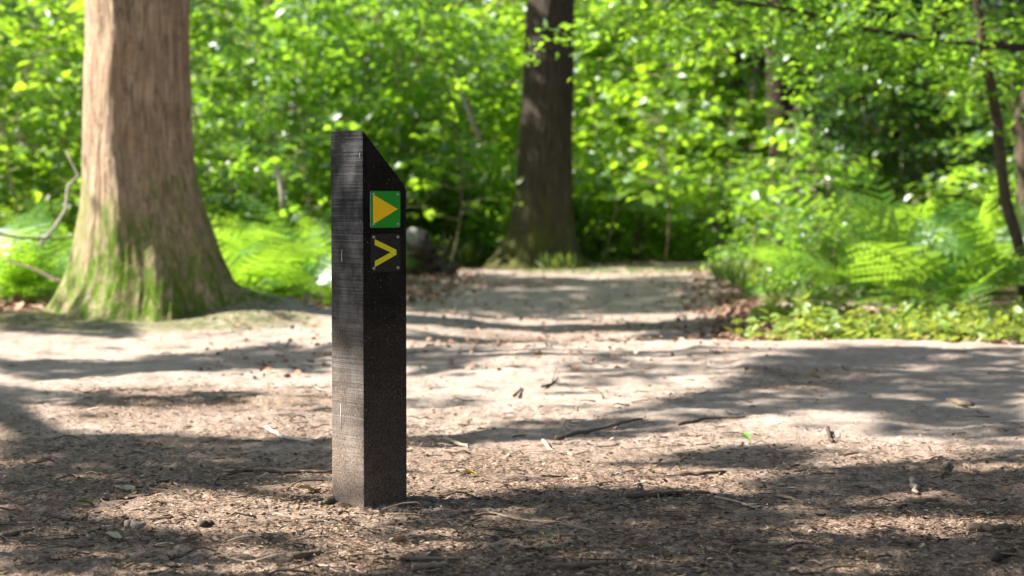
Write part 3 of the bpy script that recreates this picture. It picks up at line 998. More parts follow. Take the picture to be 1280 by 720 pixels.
# unseen leaf mass added over the path and behind the viewer to block sky
r = np.random.default_rng(123)
b = np.concatenate([np.stack([r.uniform(-0.5, 15, 5200), r.uniform(-9, 21, 5200), r.uniform(6.6, 10.5, 5200)], -1),
                    np.stack([r.uniform(-16, 15, 2600), r.uniform(-14, -9, 2600), r.uniform(0, 10, 2600)], -1),
                    np.stack([r.uniform(9, 14, 2600), r.uniform(-9, 18, 2600), r.uniform(0, 9, 2600)], -1)])
b = b[fbm(b[:, 0] * 0.35 + b[:, 2] * 0.2, b[:, 1] * 0.35 + b[:, 2] * 0.2, 19, 3) > 0.36]
P, D, N, sz, ti = spray_leaves(r, b, norm(r.normal(size=(len(b), 3)) * np.array([1, 1, .3])), 0.8 + 0.5 * r.random(len(b)), 8, 0.27)
V, T, tt = build_leaves(P, D, N, sz, ti)
tag(link("sky_blocking_foliage", np_mesh("sky_blocking_foliage", V, T, [M['leaf_shade']], False, tt)), "unseen leaf mass added over and around the path to block sky light", "woodland", None, "stuff")

# ------------------------------------------------------------------ pole trees behind
def pole_tree(px, y, wpx, label, mat, crown, lean=0.0, cz=7.5, ht=8.5, name="pole_tree", crn_s=1.0, group="slender trees back in the wood"):
    x = (px - 640) / F * y
    o = thing(name, label, "tree", (x, y, gzf(x, y)), 0, group)
    rad = wpx / F * y / 2
    r = np.random.default_rng(abs(int(px)) + 5)
    mb = MB()
    zs = np.linspace(-0.1, ht, 14)
    pts = [(lean * z + 0.05 * math.sin(z * 1.1 + px), 0.05 * math.cos(z + px), z) for z in zs]
    mb.tube(pts, rad * np.interp(zs, [-.1, 0.3, 1.0, ht], [1.5, 1.2, 1.0, 0.45]), 14, 0.5, 0.08)
    mb.obj("trunk", [mat], o, True)
    c = link("crown", crown, o, (lean * cz, 0, cz))
    c.scale = (crn_s,) * 3
    c["kind"] = "stuff"
    return o


POLES = [
    (975, 26.8, 38, "nearly black trunk showing right of the glowing shrubs", 'bark_dk', 0.0),
    (906, 34, 9, "thin dim trunk left of the nearly black trunk", 'bark3', 0.01),
    (1012, 30, 14, "thin dim trunk immediately right of the nearly black trunk", 'bark3', -0.01),
    (1046, 29, 10, "slender trunk in the dark gap, third from the nearly black trunk", 'bark3', 0.01),
    (1080, 28.5, 9, "slender pale trunk above the middle of the fern bank", 'bark3', 0.02),
    (1118, 30, 13, "dim trunk in the shade left of the smallest gap", 'bark_dk', -0.01),
    (1165, 28, 10, "brownish slender trunk left of the thin crooked tree", 'bark3', 0.0),
    (1196, 29, 12, "faint far trunk nearest the left of the thin crooked tree", 'bark3', 0.015),
    (572, 34, 16, "half hidden trunk behind the shrubs left of the dark trunk", 'bark3', 0.0),
    (300, 40, 14, "half hidden trunk in the shrubs between thick trunk and post", 'bark3', 0.0),
    (40, 40, 12, "half hidden trunk in the pale growth at the upper left", 'bark3', 0.01),
    (800, 41, 12, "half hidden trunk behind the glowing shrubs", 'bark_dk', -0.01),
]
for i, (px, y, wp, lb, m, ln) in enumerate(POLES):
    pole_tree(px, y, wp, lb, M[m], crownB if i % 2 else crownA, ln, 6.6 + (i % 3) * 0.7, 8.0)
for i, (px, y, wp, lb, cs) in enumerate((  # trees added so their crowns shade the upper right background
        (803, 30.5, 13, "added shade tree with slim trunk in the glowing leaves right of the dark trunk", 1.2),
        (858, 32.5, 14, "added shade tree with slim trunk above the far end of the path", 1.3),
        (893, 29.3, 10, "added shade tree with slim trunk a little left of the nearly black trunk", 1.2),
        (945, 31.5, 10, "added shade tree with slim trunk touching the left side of the nearly black trunk", 1.3),
        (1030, 33.5, 14, "added shade tree with dim far trunk, second to the right of the nearly black trunk", 1.3))):
    pole_tree(px, y, wp, lb, M['bark3'], crownB if i % 2 else crownA, 0.0, 7.0, 8.5, crn_s=cs)
# broken dead trunk at the right edge
px0 = 1284; yy = 19.0
x0 = (px0 - 640) / F * yy
ds = thing("dead_tree", "broken brown dead trunk cut by the right edge", "tree", (x0, yy, 0))
mb = MB()
mb.tube([(0.1, 0, -0.1), (0.05, 0, 0.5), (0.02, 0, 1.0), (-0.02, 0, 1.5), (0.06, 0, 1.9), (0.12, 0, 2.0)], [0.16, 0.13, 0.11, 0.13, 0.10, 0.04], 18, 0.5, 0.22)
mb.obj("trunk", [M['bark2b']], ds, True)

# ------------------------------------------------------------------ thin crooked tree at the right, and its branch
YC = 16.0
xb = (1282 - 640) / F * YC
ct = thing("crooked_tree", "thin crooked leaning tree at the right edge with a long bough", "tree", (xb, YC, gzf(xb, YC)))
ln_px = [(1284, 380), (1280, 350), (1277, 325), (1272, 300), (1264, 275), (1257, 250), (1252, 215), (1249, 185), (1246, 150), (1240, 115), (1233, 80), (1226, 40), (1221, 0), (1214, -60), (1204, -140), (1200, -260)]
rd = [0.062, 0.055, 0.050, 0.048, 0.047, 0.046, 0.045, 0.045, 0.045, 0.042, 0.040, 0.038, 0.036, 0.033, 0.028, 0.02]
base = Vector(ct.location)
mb = MB()
mb.tube([at(a, b_, YC) - base for a, b_ in ln_px], rd, 12, 0.4, 0.15)
mb.obj("trunk", [M['bark2b']], ct, True)
bough = [(1285, 60), (1240, 56), (1180, 50), (1130, 44), (1080, 36), (1040, 25), (1000, 14), (940, 4), (880, -4), (820, -8), (760, -6)]
mb = MB()
Yb = [16.0, 16.0, 15.9, 15.8, 15.7, 15.6, 15.5, 15.4, 15.3, 15.2, 15.1]
bp = [at(a, b_, y_) for (a, b_), y_ in zip(bough, Yb)]
mb.tube([p - base for p in bp], np.linspace(0.030, 0.007, len(bp)), 8, 0.3, 0.1)
bo = mb.obj("bough", [M['bark2']], ct, True)

# leaf shapes picked apart one by one on the nearest sprays
leafmesh = {}
for key in ('leaf', 'leaf_y', 'cover'):
    for v in range(3):
        rr2 = np.random.default_rng(v)
        tvv = LV8.copy(); tvv[:, 2] += 0.05 * rr2.normal(size=len(tvv)); tvv[:, 0] *= 0.9 + 0.25 * v / 2
        leafmesh[key, v] = np_mesh("leaf", tvv, LT8, [M[key]], True, np.full(len(tvv), 0.25 + 0.3 * v))


def leaf_objs(parent, P, D, N, sz, key, off):
    D = norm(D); X = norm(np.cross(D, N)); Z = np.cross(X, D)
    for i in range(len(P)):
        o = bpy.data.objects.new("leaf", leafmesh[key, i % 3])
        C.objects.link(o)
        o.parent = parent
        m = Matrix(((X[i, 0], D[i, 0], Z[i, 0], 0), (X[i, 1], D[i, 1], Z[i, 1], 0), (X[i, 2], D[i, 2], Z[i, 2], 0), (0, 0, 0, 1)))
        m = m @ Matrix.Scale(float(sz[i]), 4)
        m.translation = Vector(P[i]) - off
        o.matrix_local = m


# leaves along the bough: hanging side sprays
r = np.random.default_rng(19)
bases = []; axes = []
tw = MB()
bpn = np.array([tuple(p) for p in bp])
for i in range(46):
    f = r.random() ** 0.8 * (len(bp) - 1.01)
    k0 = int(f)
    p = bpn[k0] + (bpn[k0 + 1] - bpn[k0]) * (f - k0)
    a = R(180) + r.normal() * 0.9
    ln = 0.2 + 0.5 * r.random()
    d = np.array([math.cos(a), math.sin(a) * 0.8, -0.05 - 0.5 * r.random()])
    e = p + d * ln
    tw.tube(curve_pts(p, e, 0.06, 5, r) - np.array(base), np.linspace(0.005, 0.002, 5), 4, 0.2, cap=False)
    bases.append(p + d * ln * 0.25); axes.append(d)
tw.obj("twig", [M['stem']], bo)
P, D, N, sz, ti = spray_leaves(r, np.array(bases), np.array(axes), np.full(46, 0.45), 6, 0.085, 0.25)
leaf_objs(bo, P[:276], D, N, sz, 'leaf_y', base)
# the fuller mass of its small leaves
n = 560
f = r.random(n) * (len(bp) - 1.01); k0 = f.astype(int)
p = bpn[k0] + (bpn[k0 + 1] - bpn[k0]) * (f - k0)[:, None]
p = p + r.normal(size=(n, 3)) * np.array([0.25, 0.35, 0.22]) + np.array([0, 0.3, -0.02])
P, D, N, sz, ti = spray_leaves(r, p, norm(r.normal(size=(n, 3)) * np.array([1, 1, .3])), 0.3 + 0.2 * r.random(n), 8, 0.075)
V, T, tt = build_leaves(P - np.array(base), D, N, sz, ti)
fo = link("foliage", np_mesh("foliage", V, T, [M['leaf']], False, tt), ct)
fo["kind"] = "stuff"

# ------------------------------------------------------------------ saplings with leaves one can tell apart
def sapling(px, y, h, label, key, seed, leaf=0.13, nbr=14, rad=0.55, lo=0.25):
    r = np.random.default_rng(seed)
    x = (px - 640) / F * y
    z = gzf(x, y)
    o = thing("young_sapling", label, "sapling", (x, y, z), 0, "young saplings with big leaves")
    top = np.array([0.2 * r.normal(), 0.1 * r.normal(), h])
    pts = curve_pts((0, 0, -0.05), top, 0.05, 9, r)
    mb = MB(); mb.tube(pts, np.linspace(0.011, 0.003, 9), 6, 0.45)
    bs = []; ax = []
    for j in range(nbr):
        f = lo + (1 - lo) * (j + r.random()) / nbr
        k = f * 8; k0 = min(int(k), 7)
        p = pts[k0] + (pts[k0 + 1] - pts[k0]) * (k - k0)
        a = r.random() * 2 * PI
        d = np.array([math.cos(a), math.sin(a), 0.25])
        ln = rad * (0.6 + 0.6 * r.random())
        mb.tube(curve_pts(p, p + d * ln, 0.05, 4, r), np.linspace(0.005, 0.002, 4), 4, 0.8, cap=False)
        bs.append(p + d * ln * 0.25); ax.append(d)
    mb.obj("stem", [M['stem']], o, True)
    P, D, N, sz, ti = spray_leaves(r, np.array(bs), np.array(ax), np.full(nbr, rad * 0.9), 7, leaf, 0.3)
    leaf_objs(o, P, D, N, sz, key, Vector((0, 0, 0)))


sapling(985, 19.5, 1.75, "yellow green sapling arching over the path bend", 'leaf_y', 1, 0.135, 16, 0.5)
sapling(830, 22.5, 2.3, "tall sapling in full sun right of the dark trunk", 'leaf_y', 2, 0.16, 18, 0.6)
sapling(752, 23.2, 2.6, "sapling with big leaves pressed against the dark trunk's right side", 'leaf_y', 3, 0.16, 16, 0.55)
sapling(560, 22.5, 2.6, "tall bright sapling above the stump", 'leaf_y', 4, 0.16, 16, 0.55)
sapling(395, 21, 1.8, "sapling with pale forked stem between ferns and post", 'leaf', 5, 0.15, 14, 0.55)
sapling(30, 19.5, 2.4, "bright sapling at the left edge above the ferns", 'leaf_y', 6, 0.14, 18, 0.55)
sapling(905, 23.3, 1.9, "broad leaved sapling where the path disappears", 'leaf_y', 7, 0.17, 16, 0.6)
sapling(1060, 19, 1.5, "sapling rising from the left end of the fern bank", 'leaf', 8, 0.13, 14, 0.5)

# ------------------------------------------------------------------ bracken ferns
def frond_mesh(seed, L=0.85, W0=0.30):
    r = np.random.default_rng(seed)
    mb = MB()
    n = 13
    t = np.linspace(0, 1, 22)
    # stalk rises then arches over; x sideways, y outwards
    stem = np.stack([0.02 * np.sin(t * 3 + seed), L * (0.08 * t + 0.92 * t ** 1.35) * 0.95, L * (0.95 * t - 0.62 * t ** 2.1)], -1)
    mb.tube(stem, np.linspace(0.004, 0.001, 22), 4, 0.35, cap=False)
    V = []; T = []; tn = []
    for i in range(n):
        s = 0.30 + 0.68 * i / (n - 1)
        k = s * 21; k0 = min(int(k), 20)
        p = stem[k0] + (stem[k0 + 1] - stem[k0]) * (k - k0)
        d = norm(stem[k0 + 1] - stem[k0])
        side = norm(np.cross(d, [0, 0, 1.0]))
        up = np.cross(side, d)
        ln = W0 * (1 - ((s - 0.30) / 0.72)) ** 0.85 + 0.015
        for sg in (-1, 1):
            a = norm(side * sg * 0.9 + d * 0.42 - up * 0.10 + 0.05 * r.normal(size=3))
            b = norm(np.cross(up, a))
            m = max(4, int(ln / 0.03))
            ti = 0.45 + 0.2 * r.normal()
            for q in range(m):
                u = (q + 0.5) / m
                c = p + a * ln * u - up * 0.12 * ln * u * u
                pl = 0.125 * ln * (1 - u) ** 0.7 + 0.006
                ww = ln / m * 0.6
                for s2 in (-1, 1):
                    i0 = len(V)
                    e = c + b * s2 * pl + a * ww * 0.9
                    V += [c - a * ww, e, c + a * ww]
                    T.append((i0, i0 + 1, i0 + 2)); tn += [ti, ti + 0.1, ti]
    mb.add(np.array(V), None, T, np.clip(tn, 0, 1))
    return mb.mesh("frond", [M['fern']])


FR = [frond_mesh(i, 0.85 + 0.1 * i, 0.27 + 0.03 * i) for i in range(4)]
frn = np.random.default_rng(5)


def fern(px, y, label, group, nf=8, s=1.0, lift=1.0):
    x = (px - 640) / F * y
    o = thing("bracken_fern", label, "fern", (x, y, gzf(x, y) - 0.02), frn.random() * 6, group, s)
    for k in range(nf):
        f = bpy.data.objects.new("frond", FR[int(frn.integers(4))])
        C.objects.link(f)
        f.parent = o
        sc = 0.6 + 0.45 * frn.random()
        f.scale = (sc, sc, sc * (0.8 + 0.5 * frn.random()) * lift)
        f.rotation_euler = (0.38 * frn.normal(), 0.32 * frn.normal(), 2 * PI * k / nf + 0.3 * frn.normal())
    return o


GL = "bracken ferns around the thick trunk"
GR = "bracken ferns of the right hand bank"
FERNS_L = [(-20, 15.0), (20, 17.0), (60, 15.6), (95, 17.5), (130, 18.5), (0, 19), (70, 20), (268, 17.5), (300, 16.2), (330, 18.5), (352, 16.6), (385, 17.6), (410, 19), (285, 20), (355, 20.5), (240, 19), (400, 16.0), (-50, 17.5), (440, 20.5), (325, 15.3), (375, 15.2), (262, 15.9), (280, 18.6), (315, 17.4), (345, 19.4), (395, 18.2), (365, 17.9), (30, 15.2), (85, 16.3), (45, 18.2), (10, 16.2)]
FERNS_R = [(1040, 16.9), (1070, 16.0), (1085, 17.6), (1110, 15.6), (1125, 18.0), (1135, 16.6), (1165, 15.2), (1195, 16.8), (1225, 15.4), (1250, 17.2), (1290, 17.4), (1320, 17.0),
           (1090, 18.6), (1140, 19.0), (1190, 18.6), (1240, 18.8), (1290, 18.8), (1050, 19.6), (1215, 20.5), (1270, 20.8), (1160, 20.8), (1105, 21.0), (1030, 18.4), (1340, 18.5)]


def fern_label(px, y, side):
    where = "near" if y < 16.4 else ("middle" if y < 18.7 else "back")
    return where


for lst, grp, side in ((FERNS_L, GL, 'l'), (FERNS_R, GR, 'r')):
    for row in ("near", "middle", "back"):
        sel = sorted([f for f in lst if fern_label(f[0], f[1], side) == row])
        names = ["first", "second", "third", "fourth", "fifth", "sixth", "seventh", "eighth", "ninth", "tenth", "eleventh", "twelfth", "thirteenth", "fourteenth", "fifteenth", "sixteenth", "seventeenth", "eighteenth"]
        for i, (px, y) in enumerate(sel):
            place = "of the right bank" if side == 'r' else "by the thick trunk"
            lb = "bracken fern, %s from the left in the %s row %s" % (names[i], {"near": "front", "middle": "middle", "back": "rear"}[row], place)
            big = side == 'r'
            fern(px, y, lb, grp, 8 if big else 11, (1.2 if big else 0.98) * (0.9 + 0.25 * frn.random()), 1.05 if big else 0.95)

# ------------------------------------------------------------------ ground cover, grass, dead leaves
r = np.random.default_rng(23)
n = 1900
y = 11.1 + 3.2 * r.random(n) ** 1.1
px = 955 + 420 * r.random(n)
keep = (y > 11.3 + 1.2 * sm(1020, 950, px) + 1.3 * (fbm(px * 0.02, y * 0 + 2.2, 37, 3) - 0.35)) & (fbm(px * 0.012, y * 1.5, 33, 3) > 0.38)
px = np.concatenate([px[keep], 925 + 415 * r.random(110)]); y = np.concatenate([y[keep], 10.7 + 1.6 * r.random(110)])
x = (px - 640) / F * y
c = np.stack([x, y, gz(x, y) + 0.02 + 0.12 * r.random(len(x))], -1)
P, D, N, sz, ti = spray_leaves(r, c, norm(r.normal(size=(len(c), 3)) * np.array([1, 1, .3]) + np.array([0, 0, 0.25])), 0.08 + 0.07 * r.random(len(c)), 4, 0.068, 0.3)
V, T, tt = build_leaves(P, D, N, sz, ti, LV8, LT8)
tag(link("ground_cover", np_mesh("ground_cover", V, T, [M['cover']], True, tt)), "low yellow green ground cover edging the sandy path on the right", "ground cover", None, "stuff")


def dead_leaves(label, n, xf, size=(0.035, 0.08), name="leaf_litter"):
    r = np.random.default_rng(n)
    x, y = xf(r, n)
    P = np.stack([x, y, gz(x, y) + 0.008 + 0.02 * r.random(len(x))], -1)
    D = r.normal(size=(len(x), 3)); D[:, 2] *= 0.25
    N = np.array([0, 0, 1.0]) + 0.5 * r.normal(size=(len(x), 3))
    V, T, tt = build_leaves(P, D, N, r.uniform(*size, len(x)), r.random(len(x)), LV8 * np.array([1.1, 1, 1.8]), LT8)
    tag(link(name, np_mesh(name, V, T, [M['deadleaf']], True, tt)), label, "leaf litter", None, "stuff")


def lit_r(r, n):
    y = 11.3 + 4.0 * r.random(n) ** 1.6; px = 900 + 480 * r.random(n)
    return (px - 640) / F * y, y


def lit_l(r, n):
    y = 13.6 + 2.5 * r.random(n); px = -60 + 190 * r.random(n)
    return (px - 640) / F * y, y


def lit_m(r, n):
    y = 15.5 + 6 * r.random(n); px = 430 + 180 * r.random(n) * (0.5 + .5 * r.random(n))
    return (px - 640) / F * y, y


def lit_c(r, n):
    y = 13.4 + 12 * r.random(n); px = 240 + 180 * r.random(n)
    return (px - 640) / F * y, y


dead_leaves("pinkish dead leaves among the low plants on the right", 2600, lit_r)
dead_leaves("dead leaves below the ferns at the left edge", 500, lit_l, (0.05, 0.10))
dead_leaves("dead leaves on the ground by the stump", 700, lit_m, (0.04, 0.08))
def lit_p(r, n):
    y = 9.0 + 16 * r.random(n) ** 1.1; px = 250 + 720 * r.random(n)
    x = (px - 640) / F * y
    return x, y


dead_leaves("small dead leaf scraps scattered along the middle of the path", 2600, lit_p, (0.015, 0.045))
def lit_e(r, n):
    y = 12.5 + 10 * r.random(n); px = 915 + 34 * r.normal(size=n)
    return (px - 640) / F * y, y


dead_leaves("dead leaves gathered along the right hand edge of the path", 1300, lit_e, (0.03, 0.07))
dead_leaves("dead leaves under the ferns left of the post", 500, lit_c, (0.05, 0.09))


def grass(label, n, cx, cy, rx, ry, h=0.16):
    r = np.random.default_rng(n)
    a = r.random(n) * 2 * PI; q = np.sqrt(r.random(n))
    x = cx + rx * q * np.cos(a); y = cy + ry * q * np.sin(a)
    P = np.stack([x, y, gz(x, y)], -1)
    D = np.array([0, 0, 1.0]) + 0.4 * r.normal(size=(n, 3))
    N = r.normal(size=(n, 3)); N[:, 2] = 0.2
    V, T, tt = build_leaves(P, D, N, h * (0.5 + r.random(n)), r.random(n), LV4 * np.array([0.22, 1, 1.0]), LT4)
    tag(link("grass", np_mesh("grass", V, T, [M['grass']], False, tt)), label, "grass", None, "stuff")


grass("thin grass in front of the dark trunk's foot", 500, T2[0] + 0.75, 21.3, 1.1, 0.5, 0.06)
grass("taller grass between the stump and the dark trunk", 500, -0.75, 23.6, 0.45, 0.6, 0.26)
grass("grass clumps against the right foot of the dark trunk", 90, T2[0] + 0.12, 22.35, 0.2, 0.1, 0.16)
grass("grass edging the far end of the path", 1300, 2.3, 26.6, 2.4, 0.8, 0.2)
grass("sparse grass at the inner edge of the path bend", 1100, 2.35, 18.6, 0.35, 2.6, 0.16)

# ------------------------------------------------------------------ stump
sx, sy = (533 - 640) / F * 20.7, 20.7
stp = thing("tree_stump", "knobbly grey stump left of the dark trunk, behind the post", "stump", (sx, sy, gzf(sx, sy)))
r = np.random.default_rng(4)
mb = MB()
zz = np.linspace(0, 1, 15)
cxs = np.interp(zz, [0, .3, .6, 1], [0.12, 0.05, -0.05, -0.13]); czs = -0.08 + 0.54 * zz
mb.tube(np.stack([cxs, 0.03 * np.sin(zz * 9), czs], -1), np.interp(zz, [0, .15, .45, .7, .93, 1], [0.20, 0.15, 0.11, 0.14, 0.10, 0.07]) * (1 + 0.18 * np.sin(zz * 23)), 22, 0.5, 0.5)
mb.tube([(-0.16, -0.1, -0.05), (-0.19, -0.12, 0.09), (-0.13, -0.1, 0.2)], [0.10, 0.085, 0.03], 11, 0.5, 0.5)
mb.tube([(0.2, -0.16, -0.05), (0.24, -0.14, 0.07), (0.34, -0.1, 0.12)], [0.09, 0.07, 0.03], 11, 0.5, 0.5)
mb.obj("trunk", [M['bark2b']], stp, True)
mb = MB()
mb.tube([(-0.07, -0.07, 0.30), (-0.10, -0.075, 0.36), (-0.125, -0.05, 0.43), (-0.13, 0.0, 0.475)], [0.06, 0.085, 0.09, 0.04], 12, 0.5, 0.6)
mb.obj("bare_wood", [M['stump']], stp, True)
mb = MB()
mb.tube([(0.02, -0.05, 0.10), (0.14, -0.12, 0.14), (0.22, -0.15, 0.04)], [0.06, 0.05, 0.03], 8, 0.2, 0.3)
mb.tube([(0.06, 0.0, 0.10), (0.20, 0.02, 0.24), (0.17, 0.02, 0.42)], [0.03, 0.02, 0.012], 6, 0.2, 0.3)
for q in range(7):
    a = q * 0.9 + 0.3
    mb.tube(curve_pts((0.04, -0.04, 0.06 + 0.03 * q), (0.04 + 0.27 * math.cos(a), -0.12 + 0.16 * math.sin(a), 0.05 + 0.06 * q), 0.18, 6, r), np.linspace(0.022, 0.006, 6), 6, 0.2, 0.3)
mb.obj("root", [M['bark2b']], stp, True)

# ------------------------------------------------------------------ dead branches
def branch(name, label, cat, pts, rad, tint, group=None, seg=7, lump=0.2, fork=None):
    p0 = Vector(pts[0])
    o = bpy.data.objects.new(name, None)
    mb = MB()
    mb.tube([Vector(p) - p0 for p in pts], rad, seg, tint, lump)
    for f in (fork or []):
        mb.tube([Vector(p) - p0 for p in f], np.linspace(rad[len(rad) // 2] * 0.7, 0.002, len(f)), 5, tint, lump)
    me = mb.mesh(name, [M['twig']], True)
    ob = link(name, me, None, p0)
    return tag(ob, label, cat, group)


branch("dead_branch", "pale crooked dead branch leaning in the ferns left of the thick trunk", "branch",
       [at(50, 305, 15.2), at(68, 285, 15.2), at(82, 262, 15.2), at(85, 232, 15.2), at(98, 220, 15.2), at(90, 203, 15.2), at(82, 188, 15.2)], [0.013, 0.013, 0.012, 0.011, 0.010, 0.008, 0.004], 0.98)
branch("dead_branch", "dark dead branch lying through the ferns at the left edge", "branch",
       [at(-20, 290, 14.6), at(30, 298, 14.6), at(75, 299, 14.7), at(105, 295, 14.8)], [0.010, 0.009, 0.007, 0.004], 0.35)
branch("dead_branch", "dark dead branch slanting down to the foot of the thick trunk", "branch",
       [at(5, 325, 14.4), at(40, 335, 14.2), at(70, 350, 14.0), at(92, 356, 13.9)], [0.006, 0.010, 0.013, 0.016], 0.3)
branch("dead_branch", "pale bare stem slanting in the shrubs above the signs", "branch",
       [at(600, 175, 23.2), at(590, 150, 23.2), at(583, 132, 23.2), at(573, 108, 23.2), at(569, 86, 23.2)], [0.03, 0.028, 0.026, 0.022, 0.012], 0.95)
branch("dead_branch", "pale forked stem standing in the ferns left of the post", "branch",
       [at(354, 262, 20), at(352, 240, 20), at(349, 218, 20), at(345, 205, 20)], [0.03, 0.026, 0.02, 0.01], 0.95, fork=[[at(352, 240, 20), at(358, 222, 20), at(364, 212, 20)]])

# ------------------------------------------------------------------ litter on the path
def chips():
    r = np.random.default_rng(55)
    n = 200000
    u = r.random(n)
    y = 4.0 * (13.0 / 4.0) ** (u ** 1.0)
    x = (r.random(n) * 2 - 1) * 0.30 * y
    L = litter_amount(x, y)
    keep = r.random(n) < (0.02 + 0.7 * L ** 1.3) * (0.35 + 0.65 * sm(0.4, 0.6, fbm(x * 3.1, y * 3.1, 88, 3)))
    x = x[keep]; y = y[keep]
    n = len(x)
    P = np.stack([x, y, gz(x, y) + 0.004 + 0.006 * r.random(n)], -1)
    D = r.normal(size=(n, 3)); D[:, 2] *= 0.12
    N = np.array([0, 0, 1.0]) + 0.25 * r.normal(size=(n, 3))
    size = 0.006 + 0.019 * r.random(n) ** 2.6 + 0.004 * (y > 8)
    ti = np.clip(r.beta(1.0, 1.05, n), 0, 0.985)
    need = r.random(n) < 0.35
    wid = np.where(need, 0.22, 0.9)
    D = norm(D); X = norm(np.cross(D, N)); Z = np.cross(X, D)
    tv = LV4
    size = np.where(need, size * 1.6, size)
    V = P[:, None, :] + size[:, None, None] * ((tv[None, :, 0] * wid[:, None])[..., None] * X[:, None, :] + (tv[None, :, 1, None] - 0.5) * D[:, None, :] + 0.6 * tv[None, :, 2, None] * Z[:, None, :])
    T = (np.arange(n) * 5)[:, None, None] + LT4[None]
    return np_mesh("bark_litter", V.reshape(-1, 3), T.reshape(-1, 3), [M['chip']], False, np.repeat(ti, 5))


tag(link("bark_litter", chips()), "scattered bark chips and leaf fragments over the sandy ground", "litter", None, "stuff")


def small_twigs():
    r = np.random.default_rng(66)
    mb = MB()
    k = 0
    while k < 750:
        y = 4.1 * (12.0 / 4.1) ** r.random(); x = (r.random() * 2 - 1) * 0.29 * y
        L = float(litter_amount(np.array([x]), np.array([y]))[0])
        if r.random() > 0.08 + 0.8 * L: continue
        k += 1
        ln = 0.03 + 0.09 * r.random() ** 2
        a = r.normal() * 0.6 + (PI if r.random() < .5 else 0)
        d = np.array([math.cos(a), math.sin(a), 0.0])
        z = gzf(x, y) + 0.006
        p0 = np.array([x, y, z]); p1 = p0 + d * ln; p1[2] = gzf(p1[0], p1[1]) + 0.006 + 0.006 * r.random()
        rad = 0.0012 + 0.002 * r.random()
        mb.tube(curve_pts(p0, p1, 0.08, 4, r), [rad, rad, rad * .9, rad * .6], 4, r.random())
    return mb.mesh("twig_litter", [M['twig']])


tag(link("twig_litter", small_twigs()), "tiny twigs strewn over the sandy ground", "litter", None, "stuff")


def clods():
    r = np.random.default_rng(31)
    mb = MB()
    base = np.array([(1, 0, 0), (-1, 0, 0), (0, 1, 0), (0, -1, 0), (0, 0, 1), (0, 0, -1)], float)
    tris = np.array([(0, 2, 4), (2, 1, 4), (1, 3, 4), (3, 0, 4), (2, 0, 5), (1, 2, 5), (3, 1, 5), (0, 3, 5)])
    for i in range(900):
        if i < 420:
            a = r.random() * 2 * PI; q = 0.09 + abs(r.normal()) * 0.13
            x = PX + math.cos(a) * q * 1.2; y = PY + math.sin(a) * q
            s = 0.002 + 0.007 * r.random() ** 2
        else:
            y = 4.1 + 6 * r.random(); x = (r.random() * 2 - 1) * 0.28 * y
            s = 0.002 + 0.006 * r.random() ** 2
        V = base * s * (0.6 + 0.8 * r.random((6, 1))) * np.array([1.2, 1, 0.7])
        mb.add(V + np.array([x, y, gzf(x, y) + s * 0.4]), None, tris, r.random())
    k = NT("earth_clod")
    k.fin(k.mix(k.attr("tint"), (0.09, 0.065, 0.045), (0.27, 0.20, 0.145)), 0.95)
    return mb.mesh("earth_crumbs", [k.m], True)


tag(link("earth_crumbs", clods()), "crumbs of dry earth around the foot of the post", "earth", None, "stuff")


# sticks lying on the path, each one placed
def stick(px, label, rad, tint, name="stick", bend=0.03, fork=None, lift=0.0):
    def g(p):
        x, y = gp(*p)
        return Vector((x, y, gzf(x, y) + rad * 0.7 + 0.003 + lift))
    pts = [g(p) for p in px]
    n = len(pts)
    rs = [rad * (1.0 - 0.45 * i / (n - 1)) for i in range(n)]
    P_ = np.array([tuple(p) for p in pts])
    t = np.linspace(0, n - 1, 4 * n)
    Q_ = np.stack([np.interp(t, range(n), P_[:, j]) for j in range(3)], -1)
    Q_ += rng.normal(size=Q_.shape) * np.array([1, 1, 0.3]) * rad * 0.35
    R_ = np.interp(t, range(n), rs)
    R_[-1] *= 0.6
    branch(name, label, "stick", [Vector(q) for q in Q_], R_, tint, "sticks lying on the path", 7, 0.3,
           [[g(p) for p in f] for f in (fork or [])])


stick([(609, 645), (650, 655), (700, 660), (735, 666), (753, 676)], "long bent grey twig right of the foot of the post", 0.0045, 0.75, fork=[[(695, 660), (700, 672), (698, 682)]])
stick([(696, 552), (740, 543), (780, 533), (803, 528)], "long straight brown stick beside the diagonal shadow", 0.0075, 0.55)
stick([(330, 538), (345, 547), (360, 552), (390, 556)], "pale bleached curved stick left of the post", 0.008, 1.0)
stick([(415, 594), (350, 594), (310, 592), (280, 598)], "dark thin stick in the shade left of the post", 0.006, 0.2)
stick([(680, 556), (690, 568), (718, 573)], "pale curved stick on the sunny sand right of the post", 0.007, 0.9)
stick([(555, 552), (575, 560), (587, 563)], "short pale stick close to the right side of the post", 0.008, 0.85)
stick([(554, 567), (572, 569), (588, 570)], "stubby weathered stick just below the short pale one", 0.006, 0.75)
stick([(678, 489), (688, 487), (698, 481)], "dark forked twig on the sunlit hump", 0.0055, 0.1, fork=[[(690, 486), (696, 472)]])
stick([(731, 490), (745, 492), (754, 503)], "thin grey hooked twig on the sunlit hump", 0.007, 0.6)
stick([(643, 500), (648, 495), (652, 490)], "short thick dark stub on the sunlit hump", 0.006, 0.1)
stick([(508, 456), (524, 455)], "short dark stick touching the right edge of the post", 0.012, 0.12)
stick([(783, 626), (820, 625), (858, 620), (890, 622)], "dark crooked stick between the post and the lower right", 0.008, 0.25)
stick([(895, 626), (925, 632), (948, 641)], "long thin pale twig on the lower right litter", 0.005, 0.85)
stick([(1143, 605), (1148, 622)], "stubby pale brown stick standing out in the right litter", 0.011, 0.85)
stick([(1134, 632), (1155, 633), (1178, 630)], "grey stick below the stubby pale brown one", 0.009, 0.72)
